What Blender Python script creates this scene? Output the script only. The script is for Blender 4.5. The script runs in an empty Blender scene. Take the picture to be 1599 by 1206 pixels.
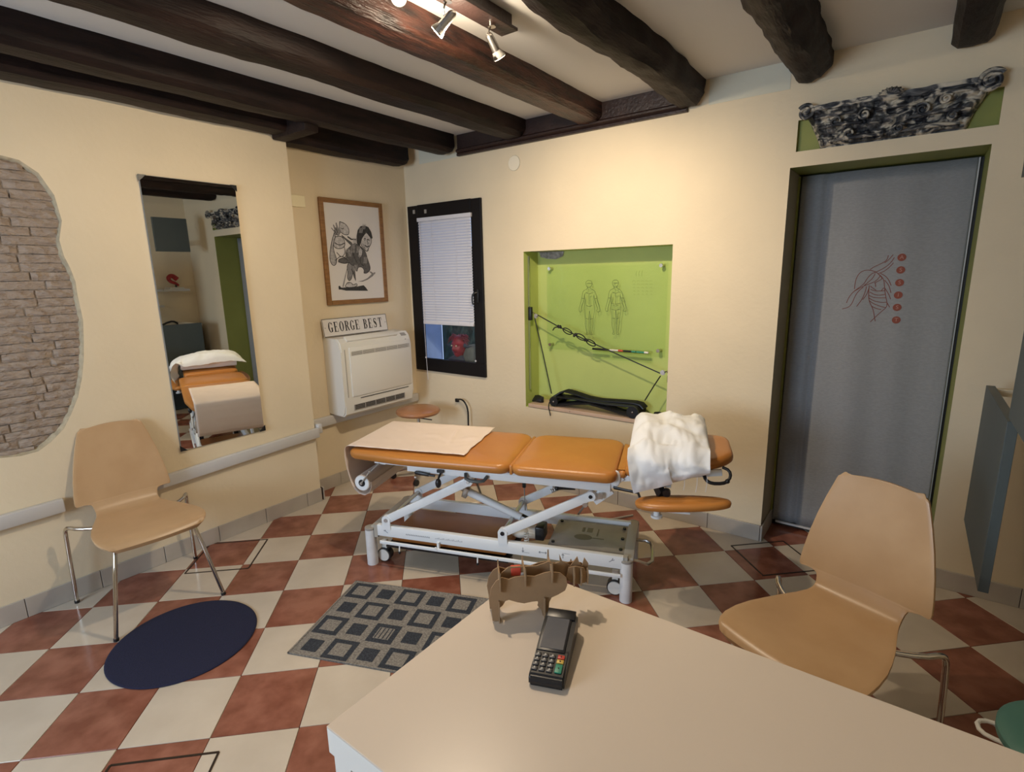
import bpy, bmesh, math, random
from mathutils import Vector, Matrix, noise
PI = math.pi
random.seed(7)
S = bpy.context.scene
COL = S.collection

# ---------------------------------------------------------------- camera, world, big lights, exposure
cam_d = bpy.data.cameras.new('camera'); cam = bpy.data.objects.new('camera', cam_d); COL.objects.link(cam)
cam.matrix_world = Matrix(((0.804, -0.106, 0.585, 3.510), (0.594, 0.178, -0.785, -3.269), (-0.020, 0.978, 0.206, 1.618), (0, 0, 0, 1)))
q = cam.matrix_world.to_quaternion().normalized(); cam.matrix_world = Matrix.Translation((3.510, -3.269, 1.618)) @ q.to_matrix().to_4x4()
cam_d.sensor_width = 36; cam_d.lens = 18.759; cam_d.clip_start = 0.02
S.camera = cam
S.view_settings.view_transform = 'Standard'; S.view_settings.look = 'None'
S.view_settings.gamma = 1; S.view_settings.use_curve_mapping = False
S.view_settings.exposure = 0.12
w = bpy.data.worlds.new('world'); S.world = w; w.use_nodes = True
w.node_tree.nodes['Background'].inputs[0].default_value = (0.55, 0.68, 1.0, 1)
w.node_tree.nodes['Background'].inputs[1].default_value = 1.3

def area(name, loc, target, size, energy, color):
    l = bpy.data.lights.new(name, 'AREA'); l.shape = 'RECTANGLE'; l.size, l.size_y = size; l.energy = energy; l.color = color
    o = bpy.data.objects.new(name, l); COL.objects.link(o); o.location = loc
    o.rotation_euler = (Vector(target) - Vector(loc)).to_track_quat('-Z', 'Y').to_euler(); return o
# area lamp for cool daylight from an assumed, unseen window behind the camera
area('assumed_window_daylight', (1.5, -5.52, 1.55), (1.2, 0, 1.0), (1.4, 1.1), 74, (0.66, 0.82, 1.0))
def spot(name, loc, target, energy, ang, blend, color, rad=0.03):
    l = bpy.data.lights.new(name, 'SPOT'); l.energy = energy; l.spot_size = math.radians(ang); l.spot_blend = blend; l.color = color
    l.shadow_soft_size = rad
    o = bpy.data.objects.new(name, l); COL.objects.link(o); o.location = loc
    o.rotation_euler = (Vector(target) - Vector(loc)).to_track_quat('-Z', 'Y').to_euler(); return o
def point(name, loc, energy, color, rad=0.03):
    l = bpy.data.lights.new(name, 'POINT'); l.energy = energy; l.color = color; l.shadow_soft_size = rad
    o = bpy.data.objects.new(name, l); COL.objects.link(o); o.location = loc; return o

# ---------------------------------------------------------------- materials
def mat(name, col, rough=0.5, metal=0.0, noise_amt=0.0, scale=8.0, bump=0.0, bscale=60.0, col2=None, spec=0.5, coat=0.0, stretch=None, detail=4.0, emit=None, trans=0.0, sheen=0.0):
    m = bpy.data.materials.new(name); m.use_nodes = True; nt = m.node_tree; b = nt.nodes['Principled BSDF']
    b.inputs['Base Color'].default_value = (*col, 1); b.inputs['Roughness'].default_value = rough; b.inputs['Metallic'].default_value = metal
    b.inputs['Specular IOR Level'].default_value = spec; b.inputs['Coat Weight'].default_value = coat
    b.inputs['Transmission Weight'].default_value = trans; b.inputs['Sheen Weight'].default_value = sheen
    if emit: b.inputs['Emission Color'].default_value = (*emit[0], 1); b.inputs['Emission Strength'].default_value = emit[1]
    if noise_amt > 0 or col2 or bump > 0:
        tc = nt.nodes.new('ShaderNodeTexCoord'); mp = nt.nodes.new('ShaderNodeMapping'); nt.links.new(tc.outputs['Object'], mp.inputs[0])
        if stretch: mp.inputs['Scale'].default_value = stretch
    if noise_amt > 0 or col2:
        n = nt.nodes.new('ShaderNodeTexNoise'); n.inputs['Scale'].default_value = scale; n.inputs['Detail'].default_value = detail
        r = nt.nodes.new('ShaderNodeValToRGB'); c2 = col2 or tuple(c * (1 - noise_amt) for c in col)
        r.color_ramp.elements[0].position = 0.35; r.color_ramp.elements[1].position = 0.65
        r.color_ramp.elements[0].color = (*c2, 1); r.color_ramp.elements[1].color = (*col, 1)
        nt.links.new(mp.outputs[0], n.inputs['Vector']); nt.links.new(n.outputs[0], r.inputs[0]); nt.links.new(r.outputs[0], b.inputs['Base Color'])
    if bump > 0:
        n2 = nt.nodes.new('ShaderNodeTexNoise'); n2.inputs['Scale'].default_value = bscale; n2.inputs['Detail'].default_value = 3
        bp = nt.nodes.new('ShaderNodeBump'); bp.inputs['Strength'].default_value = bump; bp.inputs['Distance'].default_value = 0.01
        nt.links.new(mp.outputs[0], n2.inputs['Vector']); nt.links.new(n2.outputs[0], bp.inputs['Height']); nt.links.new(bp.outputs[0], b.inputs['Normal'])
    return m

M = {}
M['cream'] = mat('cream_paint', (0.80, 0.675, 0.475), 0.75, noise_amt=0.07, scale=1.6, bump=0.15, bscale=35)
M['pale_paint'] = mat('pale_unpainted_strip', (0.66, 0.64, 0.52), 0.8, bump=0.1)
M['ceiling'] = mat('ceiling_white', (0.66, 0.64, 0.60), 0.85, bump=0.08, bscale=25)
M['beam'] = mat('dark_stained_beam', (0.020, 0.0095, 0.0075), 0.6, spec=0.25, col2=(0.007, 0.0035, 0.003), scale=7, bump=0.4, bscale=34, stretch=(3, .5, 3))
M['beam_worn_glow'] = mat('scratched_lampglow_beam', (0.075, 0.026, 0.017), 0.42, spec=0.4, col2=(0.013, 0.006, 0.005), scale=16, bump=0.7, bscale=60, stretch=(2.2, .35, 2.2), detail=8)  # scratched wood; the redder, lighter tone also paints in the orange lamp glow
M['beam_moulding'] = mat('dark_stained_moulding', (0.030, 0.014, 0.011), 0.45, col2=(0.018, 0.008, 0.007), scale=9, bump=0.3)
M['green'] = mat('lime_paint', (0.50, 0.58, 0.17), 0.65, noise_amt=0.06, scale=3, bump=0.08)
M['taupe'] = mat('taupe_paint', (0.34, 0.29, 0.19), 0.6)
M['olive'] = mat('olive_paint', (0.27, 0.29, 0.07), 0.6, noise_amt=0.08, scale=4)
M['brick'] = mat('old_brick', (0.38, 0.305, 0.24), 0.95, col2=(0.30, 0.235, 0.185), scale=22, bump=1.0, bscale=38, stretch=(1, 1, 2.2))
M['mortar'] = mat('brick_mortar', (0.31, 0.25, 0.195), 0.95, noise_amt=0.3, scale=20, bump=0.8, bscale=60)
M['terracotta'] = mat('terracotta_tile', (0.32, 0.13, 0.085), 0.16, col2=(0.20, 0.067, 0.040), scale=9, spec=0.35, detail=8)
M['creamtile'] = mat('cream_tile', (0.60, 0.52, 0.42), 0.16, col2=(0.545, 0.465, 0.37), scale=6, spec=0.35, detail=8)
M['grout'] = mat('dark_grout', (0.07, 0.045, 0.03), 0.9)
M['basetile'] = mat('skirting_tile', (0.50, 0.45, 0.39), 0.35, noise_amt=0.1, scale=7)
M['ply'] = mat('beech_plywood', (0.57, 0.37, 0.20), 0.33, col2=(0.51, 0.32, 0.165), scale=5, stretch=(1, 1, 1), spec=0.45, bump=0.03, bscale=20)
M['chrome'] = mat('chrome', (0.62, 0.58, 0.52), 0.16, metal=1)
M['steel'] = mat('brushed_steel', (0.55, 0.53, 0.50), 0.32, metal=1)
M['white'] = mat('white_enamel', (0.84, 0.87, 0.89), 0.3)
M['greypaint'] = mat('grey_beige_enamel', (0.44, 0.41, 0.36), 0.4)
M['offwhite'] = mat('offwhite_plastic', (0.76, 0.74, 0.68), 0.35)
M['greyplastic'] = mat('grey_plastic', (0.33, 0.31, 0.28), 0.5)
M['black'] = mat('black_plastic', (0.010, 0.010, 0.012), 0.35)
M['blackframe'] = mat('black_window_frame', (0.006, 0.005, 0.006), 0.45, spec=0.25)
M['leather'] = mat('tan_leatherette', (0.53, 0.215, 0.045), 0.33, col2=(0.48, 0.185, 0.038), scale=4, bump=0.06, bscale=140, spec=0.5)
M['brownpad'] = mat('brown_pad', (0.38, 0.14, 0.032), 0.4, noise_amt=0.1)
M['paper'] = mat('couch_paper', (0.80, 0.67, 0.58), 0.8, noise_amt=0.03, scale=5, bump=0.25, bscale=9)
M['paperback'] = mat('couch_paper_thin', (0.66, 0.58, 0.51), 0.8, bump=0.2, bscale=9)
M['linen'] = mat('white_linen', (0.86, 0.87, 0.88), 0.85, bump=0.25, bscale=14)
M['navy'] = mat('navy_felt', (0.011, 0.013, 0.045), 0.95, noise_amt=0.25, scale=150, bump=0.3, bscale=300)
M['desk'] = mat('cream_desk_laminate', (0.72, 0.61, 0.50), 0.30, noise_amt=0.02, scale=3, spec=0.4)
M['deskside'] = mat('white_desk_side', (0.80, 0.78, 0.72), 0.4)
M['bluegrey'] = mat('bluegrey_panel', (0.085, 0.108, 0.112), 0.45, noise_amt=0.06)
M['teal'] = mat('teal_leatherette', (0.07, 0.19, 0.16), 0.5, bump=0.05)
M['screen'] = mat('grey_glass_screen', (0.10, 0.10, 0.11), 0.12, spec=0.8)
M['cardboard'] = mat('brown_cardboard', (0.34, 0.215, 0.115), 0.85, noise_amt=0.06, scale=40)
M['red'] = mat('red_plastic', (0.55, 0.05, 0.03), 0.45)
M['yellow'] = mat('yellow_plastic', (0.65, 0.42, 0.08), 0.45)
M['greenkey'] = mat('green_plastic', (0.03, 0.25, 0.15), 0.45)
M['picwood'] = mat('oak_frame', (0.30, 0.145, 0.045), 0.4, col2=(0.22, 0.10, 0.03), scale=12, stretch=(1, 1, 6))
M['poster'] = mat('drawing_paper', (0.74, 0.70, 0.66), 0.45)
for k, g in (('g1', .05), ('g2', .14), ('g3', .30), ('g4', .48), ('g5', .62)):
    M[k] = mat('graphite_' + k, (g, g * .95, g * .92), 0.8, noise_amt=0.35, scale=60)
M['ink'] = mat('black_ink', (0.018, 0.016, 0.015), 0.6)
M['olink'] = mat('thin_print_ink', (0.085, 0.12, 0.03), 0.7)
M['redink'] = mat('red_thread', (0.17, 0.045, 0.030), 0.7)
M['reddot'] = mat('red_dot', (0.23, 0.055, 0.032), 0.7)
M['dotletter'] = mat('dot_letter', (0.42, 0.22, 0.18), 0.7)
M['greyink'] = mat('grey_print', (0.20, 0.22, 0.25), 0.6)
M['curtain'] = mat('grey_linen_curtain', (0.30, 0.305, 0.315), 0.9, noise_amt=0.10, scale=45, bump=0.25, bscale=160, stretch=(1.3, 1, 3))
M['slat'] = mat('white_blind_slat', (0.72, 0.71, 0.75), 0.4)
M['mirror'] = mat('mirror_silver', (0.80, 0.82, 0.80), 0.01, metal=1)
M['sillwood'] = mat('pale_sill_wood', (0.62, 0.44, 0.32), 0.5, noise_amt=0.1, scale=10)
M['trunk'] = mat('white_trunking', (0.62, 0.61, 0.60), 0.4)
M['plastergrey'] = mat('grey_rough_plaster', (0.42, 0.40, 0.37), 0.95, col2=(0.22, 0.21, 0.18), scale=40, bump=0.8, bscale=60)
M['maskred'] = mat('red_mask_paint', (0.42, 0.03, 0.035), 0.5, noise_amt=0.35, scale=30)
M['darkcloth'] = mat('dark_cloth', (0.06, 0.06, 0.075), 0.9, noise_amt=0.2, scale=40)
M['olivecloth'] = mat('olive_cloth', (0.17, 0.16, 0.12), 0.9, noise_amt=0.2, scale=40)
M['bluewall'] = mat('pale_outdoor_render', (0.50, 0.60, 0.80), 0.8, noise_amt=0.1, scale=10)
M['foliage'] = mat('dark_foliage', (0.03, 0.07, 0.035), 0.8, noise_amt=0.6, scale=30)
M['stoolbrown'] = mat('brown_stool_leather', (0.42, 0.19, 0.085), 0.28)
M['brass'] = mat('warm_metal', (0.5, 0.38, 0.25), 0.3, metal=1)
def glassmat(name, tint=(1, 1, 1), mixf=0.12, rough=0.02):
    m = bpy.data.materials.new(name); m.use_nodes = True; nt = m.node_tree; nt.nodes.clear()
    o = nt.nodes.new('ShaderNodeOutputMaterial'); mx = nt.nodes.new('ShaderNodeMixShader'); t = nt.nodes.new('ShaderNodeBsdfTransparent')
    g = nt.nodes.new('ShaderNodeBsdfGlossy'); g.inputs['Roughness'].default_value = rough; t.inputs[0].default_value = (*tint, 1)
    mx.inputs[0].default_value = mixf
    nt.links.new(t.outputs[0], mx.inputs[1]); nt.links.new(g.outputs[0], mx.inputs[2]); nt.links.new(mx.outputs[0], o.inputs[0]); return m
M['glass'] = glassmat('window_glass', (0.92, 0.96, 1.0), 0.03)
M['acrylic'] = glassmat('clear_acrylic', (0.94, 0.97, 0.92), 0.012, 0.1)
M['bulb'] = mat('lit_bulb', (1, 1, 1), 0.3, emit=((1.0, 0.80, 0.55), 30))
M['bulbdim'] = mat('lit_bulb_side', (0.5, 0.5, 0.5), 0.3, emit=((1.0, 0.9, 0.8), 0.15))
# patinated carved stone: black, grey and bone patches
def patina():
    m = mat('patinated_carving', (0.5, 0.45, 0.36), 0.55); nt = m.node_tree; b = nt.nodes['Principled BSDF']
    tc = nt.nodes.new('ShaderNodeTexCoord'); mp = nt.nodes.new('ShaderNodeMapping'); mp.inputs['Scale'].default_value = (9, 9, 17)
    n = nt.nodes.new('ShaderNodeTexNoise'); n.inputs['Scale'].default_value = 1.3; n.inputs['Detail'].default_value = 6; n.inputs['Distortion'].default_value = 1.6
    r = nt.nodes.new('ShaderNodeValToRGB'); e = r.color_ramp.elements
    e[0].position = 0.40; e[0].color = (0.012, 0.014, 0.02, 1); e[1].position = 0.66; e[1].color = (0.62, 0.55, 0.43, 1)
    x = e.new(0.50); x.color = (0.10, 0.10, 0.10, 1); x = e.new(0.56); x.color = (0.42, 0.38, 0.31, 1)
    nt.links.new(tc.outputs['Object'], mp.inputs[0]); nt.links.new(mp.outputs[0], n.inputs['Vector']); nt.links.new(n.outputs[0], r.inputs[0]); nt.links.new(r.outputs[0], b.inputs['Base Color'])
    return m
M['patina'] = patina()
M['rugdark'] = mat('rug_slate_pile', (0.048, 0.056, 0.070), 0.95, col2=(0.016, 0.020, 0.030), scale=170, bump=0.6, bscale=260)
M['ruglight'] = mat('rug_grey_pile', (0.31, 0.285, 0.25), 0.95, col2=(0.17, 0.155, 0.135), scale=120, bump=0.6, bscale=260)

# ---------------------------------------------------------------- mesh builder
class MB:
    def __init__(s): s.bm = bmesh.new()
    def _x(s, vs, T):
        if T is not None: bmesh.ops.transform(s.bm, matrix=T, verts=vs)
    def box(s, c, d, rot=None, bev=0.0, T=None, seg=2):
        r = bmesh.ops.create_cube(s.bm, size=1); vs = r['verts']
        bmesh.ops.scale(s.bm, vec=d, verts=vs)
        if bev > 0:
            es = list({e for v in vs for e in v.link_edges})
            r2 = bmesh.ops.bevel(s.bm, geom=es, offset=min(bev, min(d) * .49), segments=seg, profile=.5, affect='EDGES'); vs = list({v for f in r2['faces'] for v in f.verts} | {v for v in vs if v.is_valid})
        if rot: bmesh.ops.rotate(s.bm, matrix=rot if isinstance(rot, Matrix) else Matrix.Rotation(rot[1], 3, rot[0]), verts=vs, cent=(0, 0, 0))
        bmesh.ops.translate(s.bm, vec=c, verts=vs); s._x(vs, T); return s
    def beam(s, a, b, wd, ht, up=(0, 0, 1), bev=0.0):
        a = Vector(a); b = Vector(b); d = b - a; L = d.length; x = d.normalized(); y = Vector(up).cross(x).normalized(); z = x.cross(y)
        R = Matrix((x, y, z)).transposed()
        return s.box((a + b) / 2, (L, wd, ht), rot=R, bev=bev)
    def cyl(s, a, b, r, r2=None, n=20, caps=True):
        a = Vector(a); b = Vector(b); d = b - a
        k = bmesh.ops.create_cone(s.bm, cap_ends=caps, segments=n, radius1=r, radius2=r if r2 is None else r2, depth=d.length)
        vs = k['verts']; R = d.to_track_quat('Z', 'Y').to_matrix().to_4x4()
        bmesh.ops.transform(s.bm, matrix=Matrix.Translation((a + b) / 2) @ R, verts=vs); return s
    def sph(s, c, r, sc=(1, 1, 1), n=16, rot=None):
        k = bmesh.ops.create_uvsphere(s.bm, u_segments=n, v_segments=max(6, n // 2), radius=r); vs = k['verts']
        T = Matrix.Translation(c) @ (rot.to_4x4() if rot else Matrix.Identity(4)) @ Matrix.Diagonal((*sc, 1)); bmesh.ops.transform(s.bm, matrix=T, verts=vs); return s
    def lathe(s, c, prof, n=28, T=None):
        rows = []
        for r, z in prof: rows.append([s.bm.verts.new((c[0] + r * math.cos(2 * PI * i / n), c[1] + r * math.sin(2 * PI * i / n), c[2] + z)) for i in range(n)])
        for a, b in zip(rows, rows[1:]):
            for i in range(n): s.bm.faces.new((a[i], a[(i + 1) % n], b[(i + 1) % n], b[i]))
        s.bm.faces.new(rows[0][::-1]); s.bm.faces.new(rows[-1]); s._x([v for r in rows for v in r], T); return s
    def tube(s, pts, r, n=8, smooth=0, closed=False):
        P = [Vector(p) for p in pts]
        for _ in range(smooth):
            Q = [P[0]]
            for a, b in zip(P, P[1:]): Q += [a * .75 + b * .25, a * .25 + b * .75]
            Q.append(P[-1]); P = Q
        rows = []; up = None
        for i, p in enumerate(P):
            if closed: t = (P[(i + 1) % len(P)] - P[i - 1]).normalized()
            else: t = (P[min(i + 1, len(P) - 1)] - P[max(i - 1, 0)]).normalized()
            if up is None: up = t.orthogonal().normalized()
            up = (up - t * up.dot(t)).normalized(); sd = t.cross(up)
            rr = r(i / (len(P) - 1)) if callable(r) else r
            rows.append([s.bm.verts.new(p + (up * math.cos(2 * PI * k / n) + sd * math.sin(2 * PI * k / n)) * rr) for k in range(n)])
        pr = list(zip(rows, rows[1:])) + ([(rows[-1], rows[0])] if closed else [])
        for a, b in pr:
            for k in range(n): s.bm.faces.new((a[k], a[(k + 1) % n], b[(k + 1) % n], b[k]))
        if not closed: s.bm.faces.new(rows[0][::-1]); s.bm.faces.new(rows[-1])
        return s
    def grid(s, f, nu, nv, closed_u=False):
        V = [[s.bm.verts.new(f(i / (nu if closed_u else nu - 1), j / (nv - 1))) for j in range(nv)] for i in range(nu)]
        for i in range(nu if closed_u else nu - 1):
            for j in range(nv - 1):
                k = (i + 1) % nu; s.bm.faces.new((V[i][j], V[k][j], V[k][j + 1], V[i][j + 1]))
        return V
    def poly(s, pts, th=None, nrm=None):
        vs = [s.bm.verts.new(p) for p in pts]; f = s.bm.faces.new(vs)
        if th:
            r = bmesh.ops.extrude_face_region(s.bm, geom=[f]); nv = [g for g in r['geom'] if isinstance(g, bmesh.types.BMVert)]
            bmesh.ops.translate(s.bm, vec=Vector(nrm) * th, verts=nv)
        return s
    def quad(s, *p): s.bm.faces.new([s.bm.verts.new(x) for x in p]); return s

def tagit(o, label=None, cat=None, group=None, kind=None):
    if label: o['label'] = label
    if cat: o['category'] = cat
    if group: o['group'] = group
    if kind: o['kind'] = kind
    return o
def obj_each(name, mb, m, parent=None, **k):
    """one object for every separate piece in the builder"""
    bm = mb.bm; bm.verts.index_update(); bm.verts.ensure_lookup_table(); seen = set(); out = []
    for v in bm.verts:
        if v.index in seen: continue
        st = [v]; isl = []; seen.add(v.index)
        while st:
            x = st.pop(); isl.append(x)
            for e in x.link_edges:
                y = e.other_vert(x)
                if y.index not in seen: seen.add(y.index); st.append(y)
        n = MB(); mp = {x: n.bm.verts.new(x.co) for x in isl}
        for f in {f for x in isl for f in x.link_faces}: n.bm.faces.new([mp[x] for x in f.verts])
        out.append(obj(name, n, m, parent, **k))
    bm.free(); return out
def obj(name, mb, m, parent=None, smooth=True, angle=40, kind=None, label=None, solid=0, subd=0, loc=None):
    bmesh.ops.remove_doubles(mb.bm, verts=mb.bm.verts, dist=1e-6) if len(mb.bm.verts) < 60000 else None
    bmesh.ops.recalc_face_normals(mb.bm, faces=mb.bm.faces)
    me = bpy.data.meshes.new(name); mb.bm.to_mesh(me); mb.bm.free()
    if isinstance(m, str): m = M[m]
    me.materials.append(m)
    if smooth:
        me.polygons.foreach_set('use_smooth', [True] * len(me.polygons))
        try: me.set_sharp_from_angle(angle=math.radians(angle))
        except Exception: pass
    o = bpy.data.objects.new(name, me); COL.objects.link(o)
    if parent: o.parent = parent
    if loc: o.location = loc
    if solid: md = o.modifiers.new('s', 'SOLIDIFY'); md.thickness = solid; md.offset = 0
    if subd: md = o.modifiers.new('d', 'SUBSURF'); md.levels = md.render_levels = subd
    tagit(o, label=label, kind=kind)
    return o
def thing(name, label, cat, loc=(0, 0, 0), rz=0, group=None):
    o = bpy.data.objects.new(name, None); COL.objects.link(o); o.location = loc; o.rotation_euler = (0, 0, rz); o.empty_display_size = .1
    return tagit(o, label, cat, group)
def dup(root, loc, rz, label):
    r = root.copy(); COL.objects.link(r); r.location = loc; r.rotation_euler = (0, 0, rz); r['label'] = label
    for ch in list(root.children):
        c = ch.copy(); COL.objects.link(c); c.parent = r
        for g in list(ch.children):
            d = g.copy(); COL.objects.link(d); d.parent = c
    return r
def struct(name, mb, m, parent=None, smooth=False, label=None):
    o = obj(name, mb, m, parent, smooth=smooth, label=label)
    if not parent: o['kind'] = 'structure'
    return o
# ================================================================ THE SETTING
XR = 4.42; YF = -5.45; ZC = 2.65
def holes_wall(mb, to3, u0, u1, v0, v1, holes, depth):
    """flat wall from a grid of cells, leaving rectangular holes with reveals of a given depth each; to3(u, v, d) gives the point"""
    us = sorted({u0, u1, *[h[0] for h in holes], *[h[1] for h in holes]}); vs = sorted({v0, v1, *[h[2] for h in holes], *[h[3] for h in holes]})
    for a, b in zip(us, us[1:]):
        for c, d in zip(vs, vs[1:]):
            mu, mv = (a + b) / 2, (c + d) / 2
            if any(h[0] < mu < h[1] and h[2] < mv < h[3] for h in holes): continue
            mb.quad(to3(a, c, 0), to3(b, c, 0), to3(b, d, 0), to3(a, d, 0))
    # outer back face closes the wall
    mb.quad(to3(u0, v0, depth), to3(u1, v0, depth), to3(u1, v1, depth), to3(u0, v1, depth)) if not holes else None

# floor: grout bed with single tiles laid diagonally to the walls
fl = struct('floor', MB().box(((XR) / 2, (YF + .6) / 2, -.035), (XR + .3, -YF + .9, .05)), 'grout')
TS = 0.31; ax = Vector((0.7207, 0.6933, 0)).normalized(); ay = Vector((ax.y, -ax.x, 0)) ; TO = Vector((0.353, -1.290, 0))
me_t = {}
def tile_mesh(mname):
    mb = MB(); h = TS / 2 - .0011; mb.box((0, 0, -.0045), (2 * h, 2 * h, .009), bev=.0012, seg=1)
    o = obj('tile', mb, mname, smooth=False); me = o.data; bpy.data.objects.remove(o); return me
me_t[0] = tile_mesh('terracotta'); me_t[1] = tile_mesh('creamtile')
for k in (0, 1):   # vary the marbling from tile to tile
    nt = me_t[k].materials[0].node_tree; oi = nt.nodes.new('ShaderNodeObjectInfo'); ml = nt.nodes.new('ShaderNodeMath'); ml.operation = 'MULTIPLY'; ml.inputs[1].default_value = 40
    cb = nt.nodes.new('ShaderNodeCombineXYZ'); nt.links.new(oi.outputs['Random'], ml.inputs[0])
    for j in range(3): nt.links.new(ml.outputs[0], cb.inputs[j])
    for n in nt.nodes:
        if n.type == 'MAPPING': nt.links.new(cb.outputs[0], n.inputs['Location'])
cells = []
for i in range(-14, 18):
    for j in range(-14, 18):
        p = TO + ax * TS * (i + .5) + ay * TS * (j + .5)
        if -.12 < p.x < XR + .1 and YF - .1 < p.y < .45: cells.append((abs(p.x - 1.9) + abs(p.y + 1.9), i, j, p))
cells.sort()
rz_t = math.atan2(ax.y, ax.x)
rest = MB()
restd = {0: MB(), 1: MB()}
for n, (dd, i, j, p) in enumerate(cells):
    k = (i + j + 1) % 2
    if n < 285:
        o = bpy.data.objects.new('tile', me_t[k]); COL.objects.link(o); o.location = p + Vector((0, 0, random.uniform(-.0003, .0001))); o.rotation_euler = (0, 0, rz_t); o.parent = fl
    else: restd[k].box((p.x, p.y, -.0045), (TS - .0022, TS - .0022, .009), rot=('Z', rz_t))
for k in (0, 1):
    if len(restd[k].bm.verts): obj('far_tiles', restd[k], ('terracotta', 'creamtile')[k], fl, smooth=False, kind='stuff')

# floor access hatches (thin dark frames let into the tiles)
def hatch(i0, i1, j0, j1, label):
    mb = MB(); P = lambda i, j: TO + ax * TS * i + ay * TS * j + Vector((0, 0, .0006))
    c = [P(i0, j0), P(i1, j0), P(i1, j1), P(i0, j1)]
    for a, b in zip(c, c[1:] + c[:1]): mb.beam(a, b, .008, .0022)
    o = obj('floor_hatch', mb, 'brass_dark', smooth=False); tagit(o, label, 'hatch', 'access hatch frames in the floor')
M['brass_dark'] = mat('dark_metal_strip', (0.05, 0.035, 0.025), 0.5, metal=.6)
hatch(-1.95, -.85, 1.05, 2.16, 'square dark metal hatch outline let into the tiles behind the chair below the mirror')
hatch(-.95, .18, 6.22, 7.3, 'square dark metal hatch outline in the tiles left of the white desk corner')
hatch(8.22, 9.3, 2.85, 3.9, 'square dark metal hatch outline in the tiles before the curtained doorway')

# back wall (y = 0) with window, niche, relief recess and doorway
DX0, DX1, DZ = 2.925, 3.722, 2.131
NX0, NX1, NZ0, NZ1, ND = 1.205, 2.313, .612, 1.772, .185
WX0, WX1, WZ0, WZ1 = .036, .828, .803, 2.185
OX0, OX1, OZ0, OZ1 = 2.946, 3.735, 2.207, 2.358
WT = .30
mb = MB()
holes_wall(mb, lambda u, v, d: (u, d, v), -.3, XR + .3, 0, ZC, [(DX0, DX1, 0, DZ), (NX0, NX1, NZ0, NZ1), (WX0 + .01, WX1 - .01, WZ0 + .01, WZ1 - .01), (OX0, OX1, OZ0, OZ1)], WT)
# window reveal through the wall
a, b, c, d = WX0 + .01, WX1 - .01, WZ0 + .01, WZ1 - .01
wb = struct('wall_back', mb, 'cream')
mb = MB()
for p in (((a, 0, c), (a, WT, c), (a, WT, d), (a, 0, d)), ((b, 0, c), (b, 0, d), (b, WT, d), (b, WT, c)), ((a, 0, c), (b, 0, c), (b, WT, c), (a, WT, c)), ((a, 0, d), (a, WT, d), (b, WT, d), (b, 0, d))): mb.quad(*p)
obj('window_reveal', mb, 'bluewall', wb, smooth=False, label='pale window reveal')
mb = MB()   # lime niche lining
a, b, c, d, e = NX0, NX1, NZ0, NZ1, ND
for p in (((a, e, c), (b, e, c), (b, e, d), (a, e, d)), ((a, 0, c), (a, e, c), (a, e, d), (a, 0, d)), ((b, 0, c), (b, 0, d), (b, e, d), (b, e, c)), ((a, 0, d), (a, e, d), (b, e, d), (b, 0, d)), ((a, 0, c), (b, 0, c), (b, e, c), (a, e, c))): mb.quad(*p)
obj('niche_lining', mb, 'green', wb, smooth=False, label='lime green niche lining')
mb = MB()   # jambs and head of the doorway
e = .34
for p in (((DX1, 0, 0), (DX1, 0, DZ), (DX1, e, DZ), (DX1, e, 0)), ((DX0, 0, DZ), (DX0, e, DZ), (DX1, e, DZ), (DX1, 0, DZ))): mb.quad(*p)
obj('door_lining', mb, 'olive', wb, smooth=False, label='olive green door reveal')
mb = MB(); mb.quad((DX0, 0, 0), (DX0, e, 0), (DX0, e, DZ), (DX0, 0, DZ)); obj('door_lining', mb, 'taupe', wb, smooth=False, label='taupe left door reveal')
mb = MB(); e = .025
a, b, c, d = OX0, OX1, OZ0, OZ1
for p in (((a, e, c), (b, e, c), (b, e, d), (a, e, d)), ((a, 0, c), (a, e, c), (a, e, d), (a, 0, d)), ((b, 0, c), (b, 0, d), (b, e, d), (b, e, c)), ((a, 0, d), (a, e, d), (b, e, d), (b, 0, d)), ((a, 0, c), (b, 0, c), (b, e, c), (a, e, c))): mb.quad(*p)
obj('relief_recess', mb, 'olive', wb, smooth=False, label='olive green recess above the door')
# unpainted pale strips above the paint line
mb = MB().box((2.69, -.001, 2.583), (.41, .002, .134)); obj('unpainted_strip', mb, 'pale_paint', wb, smooth=False, label='pale unpainted strip')
mb = MB().box((.40, -.001, 2.575), (.43, .002, .15)); obj('unpainted_strip', mb, 'pale_paint', wb, smooth=False, label='pale unpainted strip')
# rough grey plaster showing at the niche top
mb = MB()
pts = [(NX0 + .02, 1.77), (1.21 + .23, 1.77), (1.43, 1.735), (1.37, 1.715), (1.30, 1.72), (NX0 + .03, 1.735)]
mb.poly([(x - .0, .18 - (1.772 - z) * .0 - .002, z - .0) for x, z in pts]); obj('bare_plaster', mb, 'plastergrey', wb, smooth=False, label='bare grey plaster patch')
mb = MB(); mb.poly([(NX0 + .03, .02, 1.7705), (1.40, .03, 1.7705), (1.45, .08, 1.7705), (1.43, .184, 1.7705), (NX0 + .02, .184, 1.7705)])
obj('bare_plaster', mb, 'plastergrey', wb, smooth=False, label='bare grey plaster patch')
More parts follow.
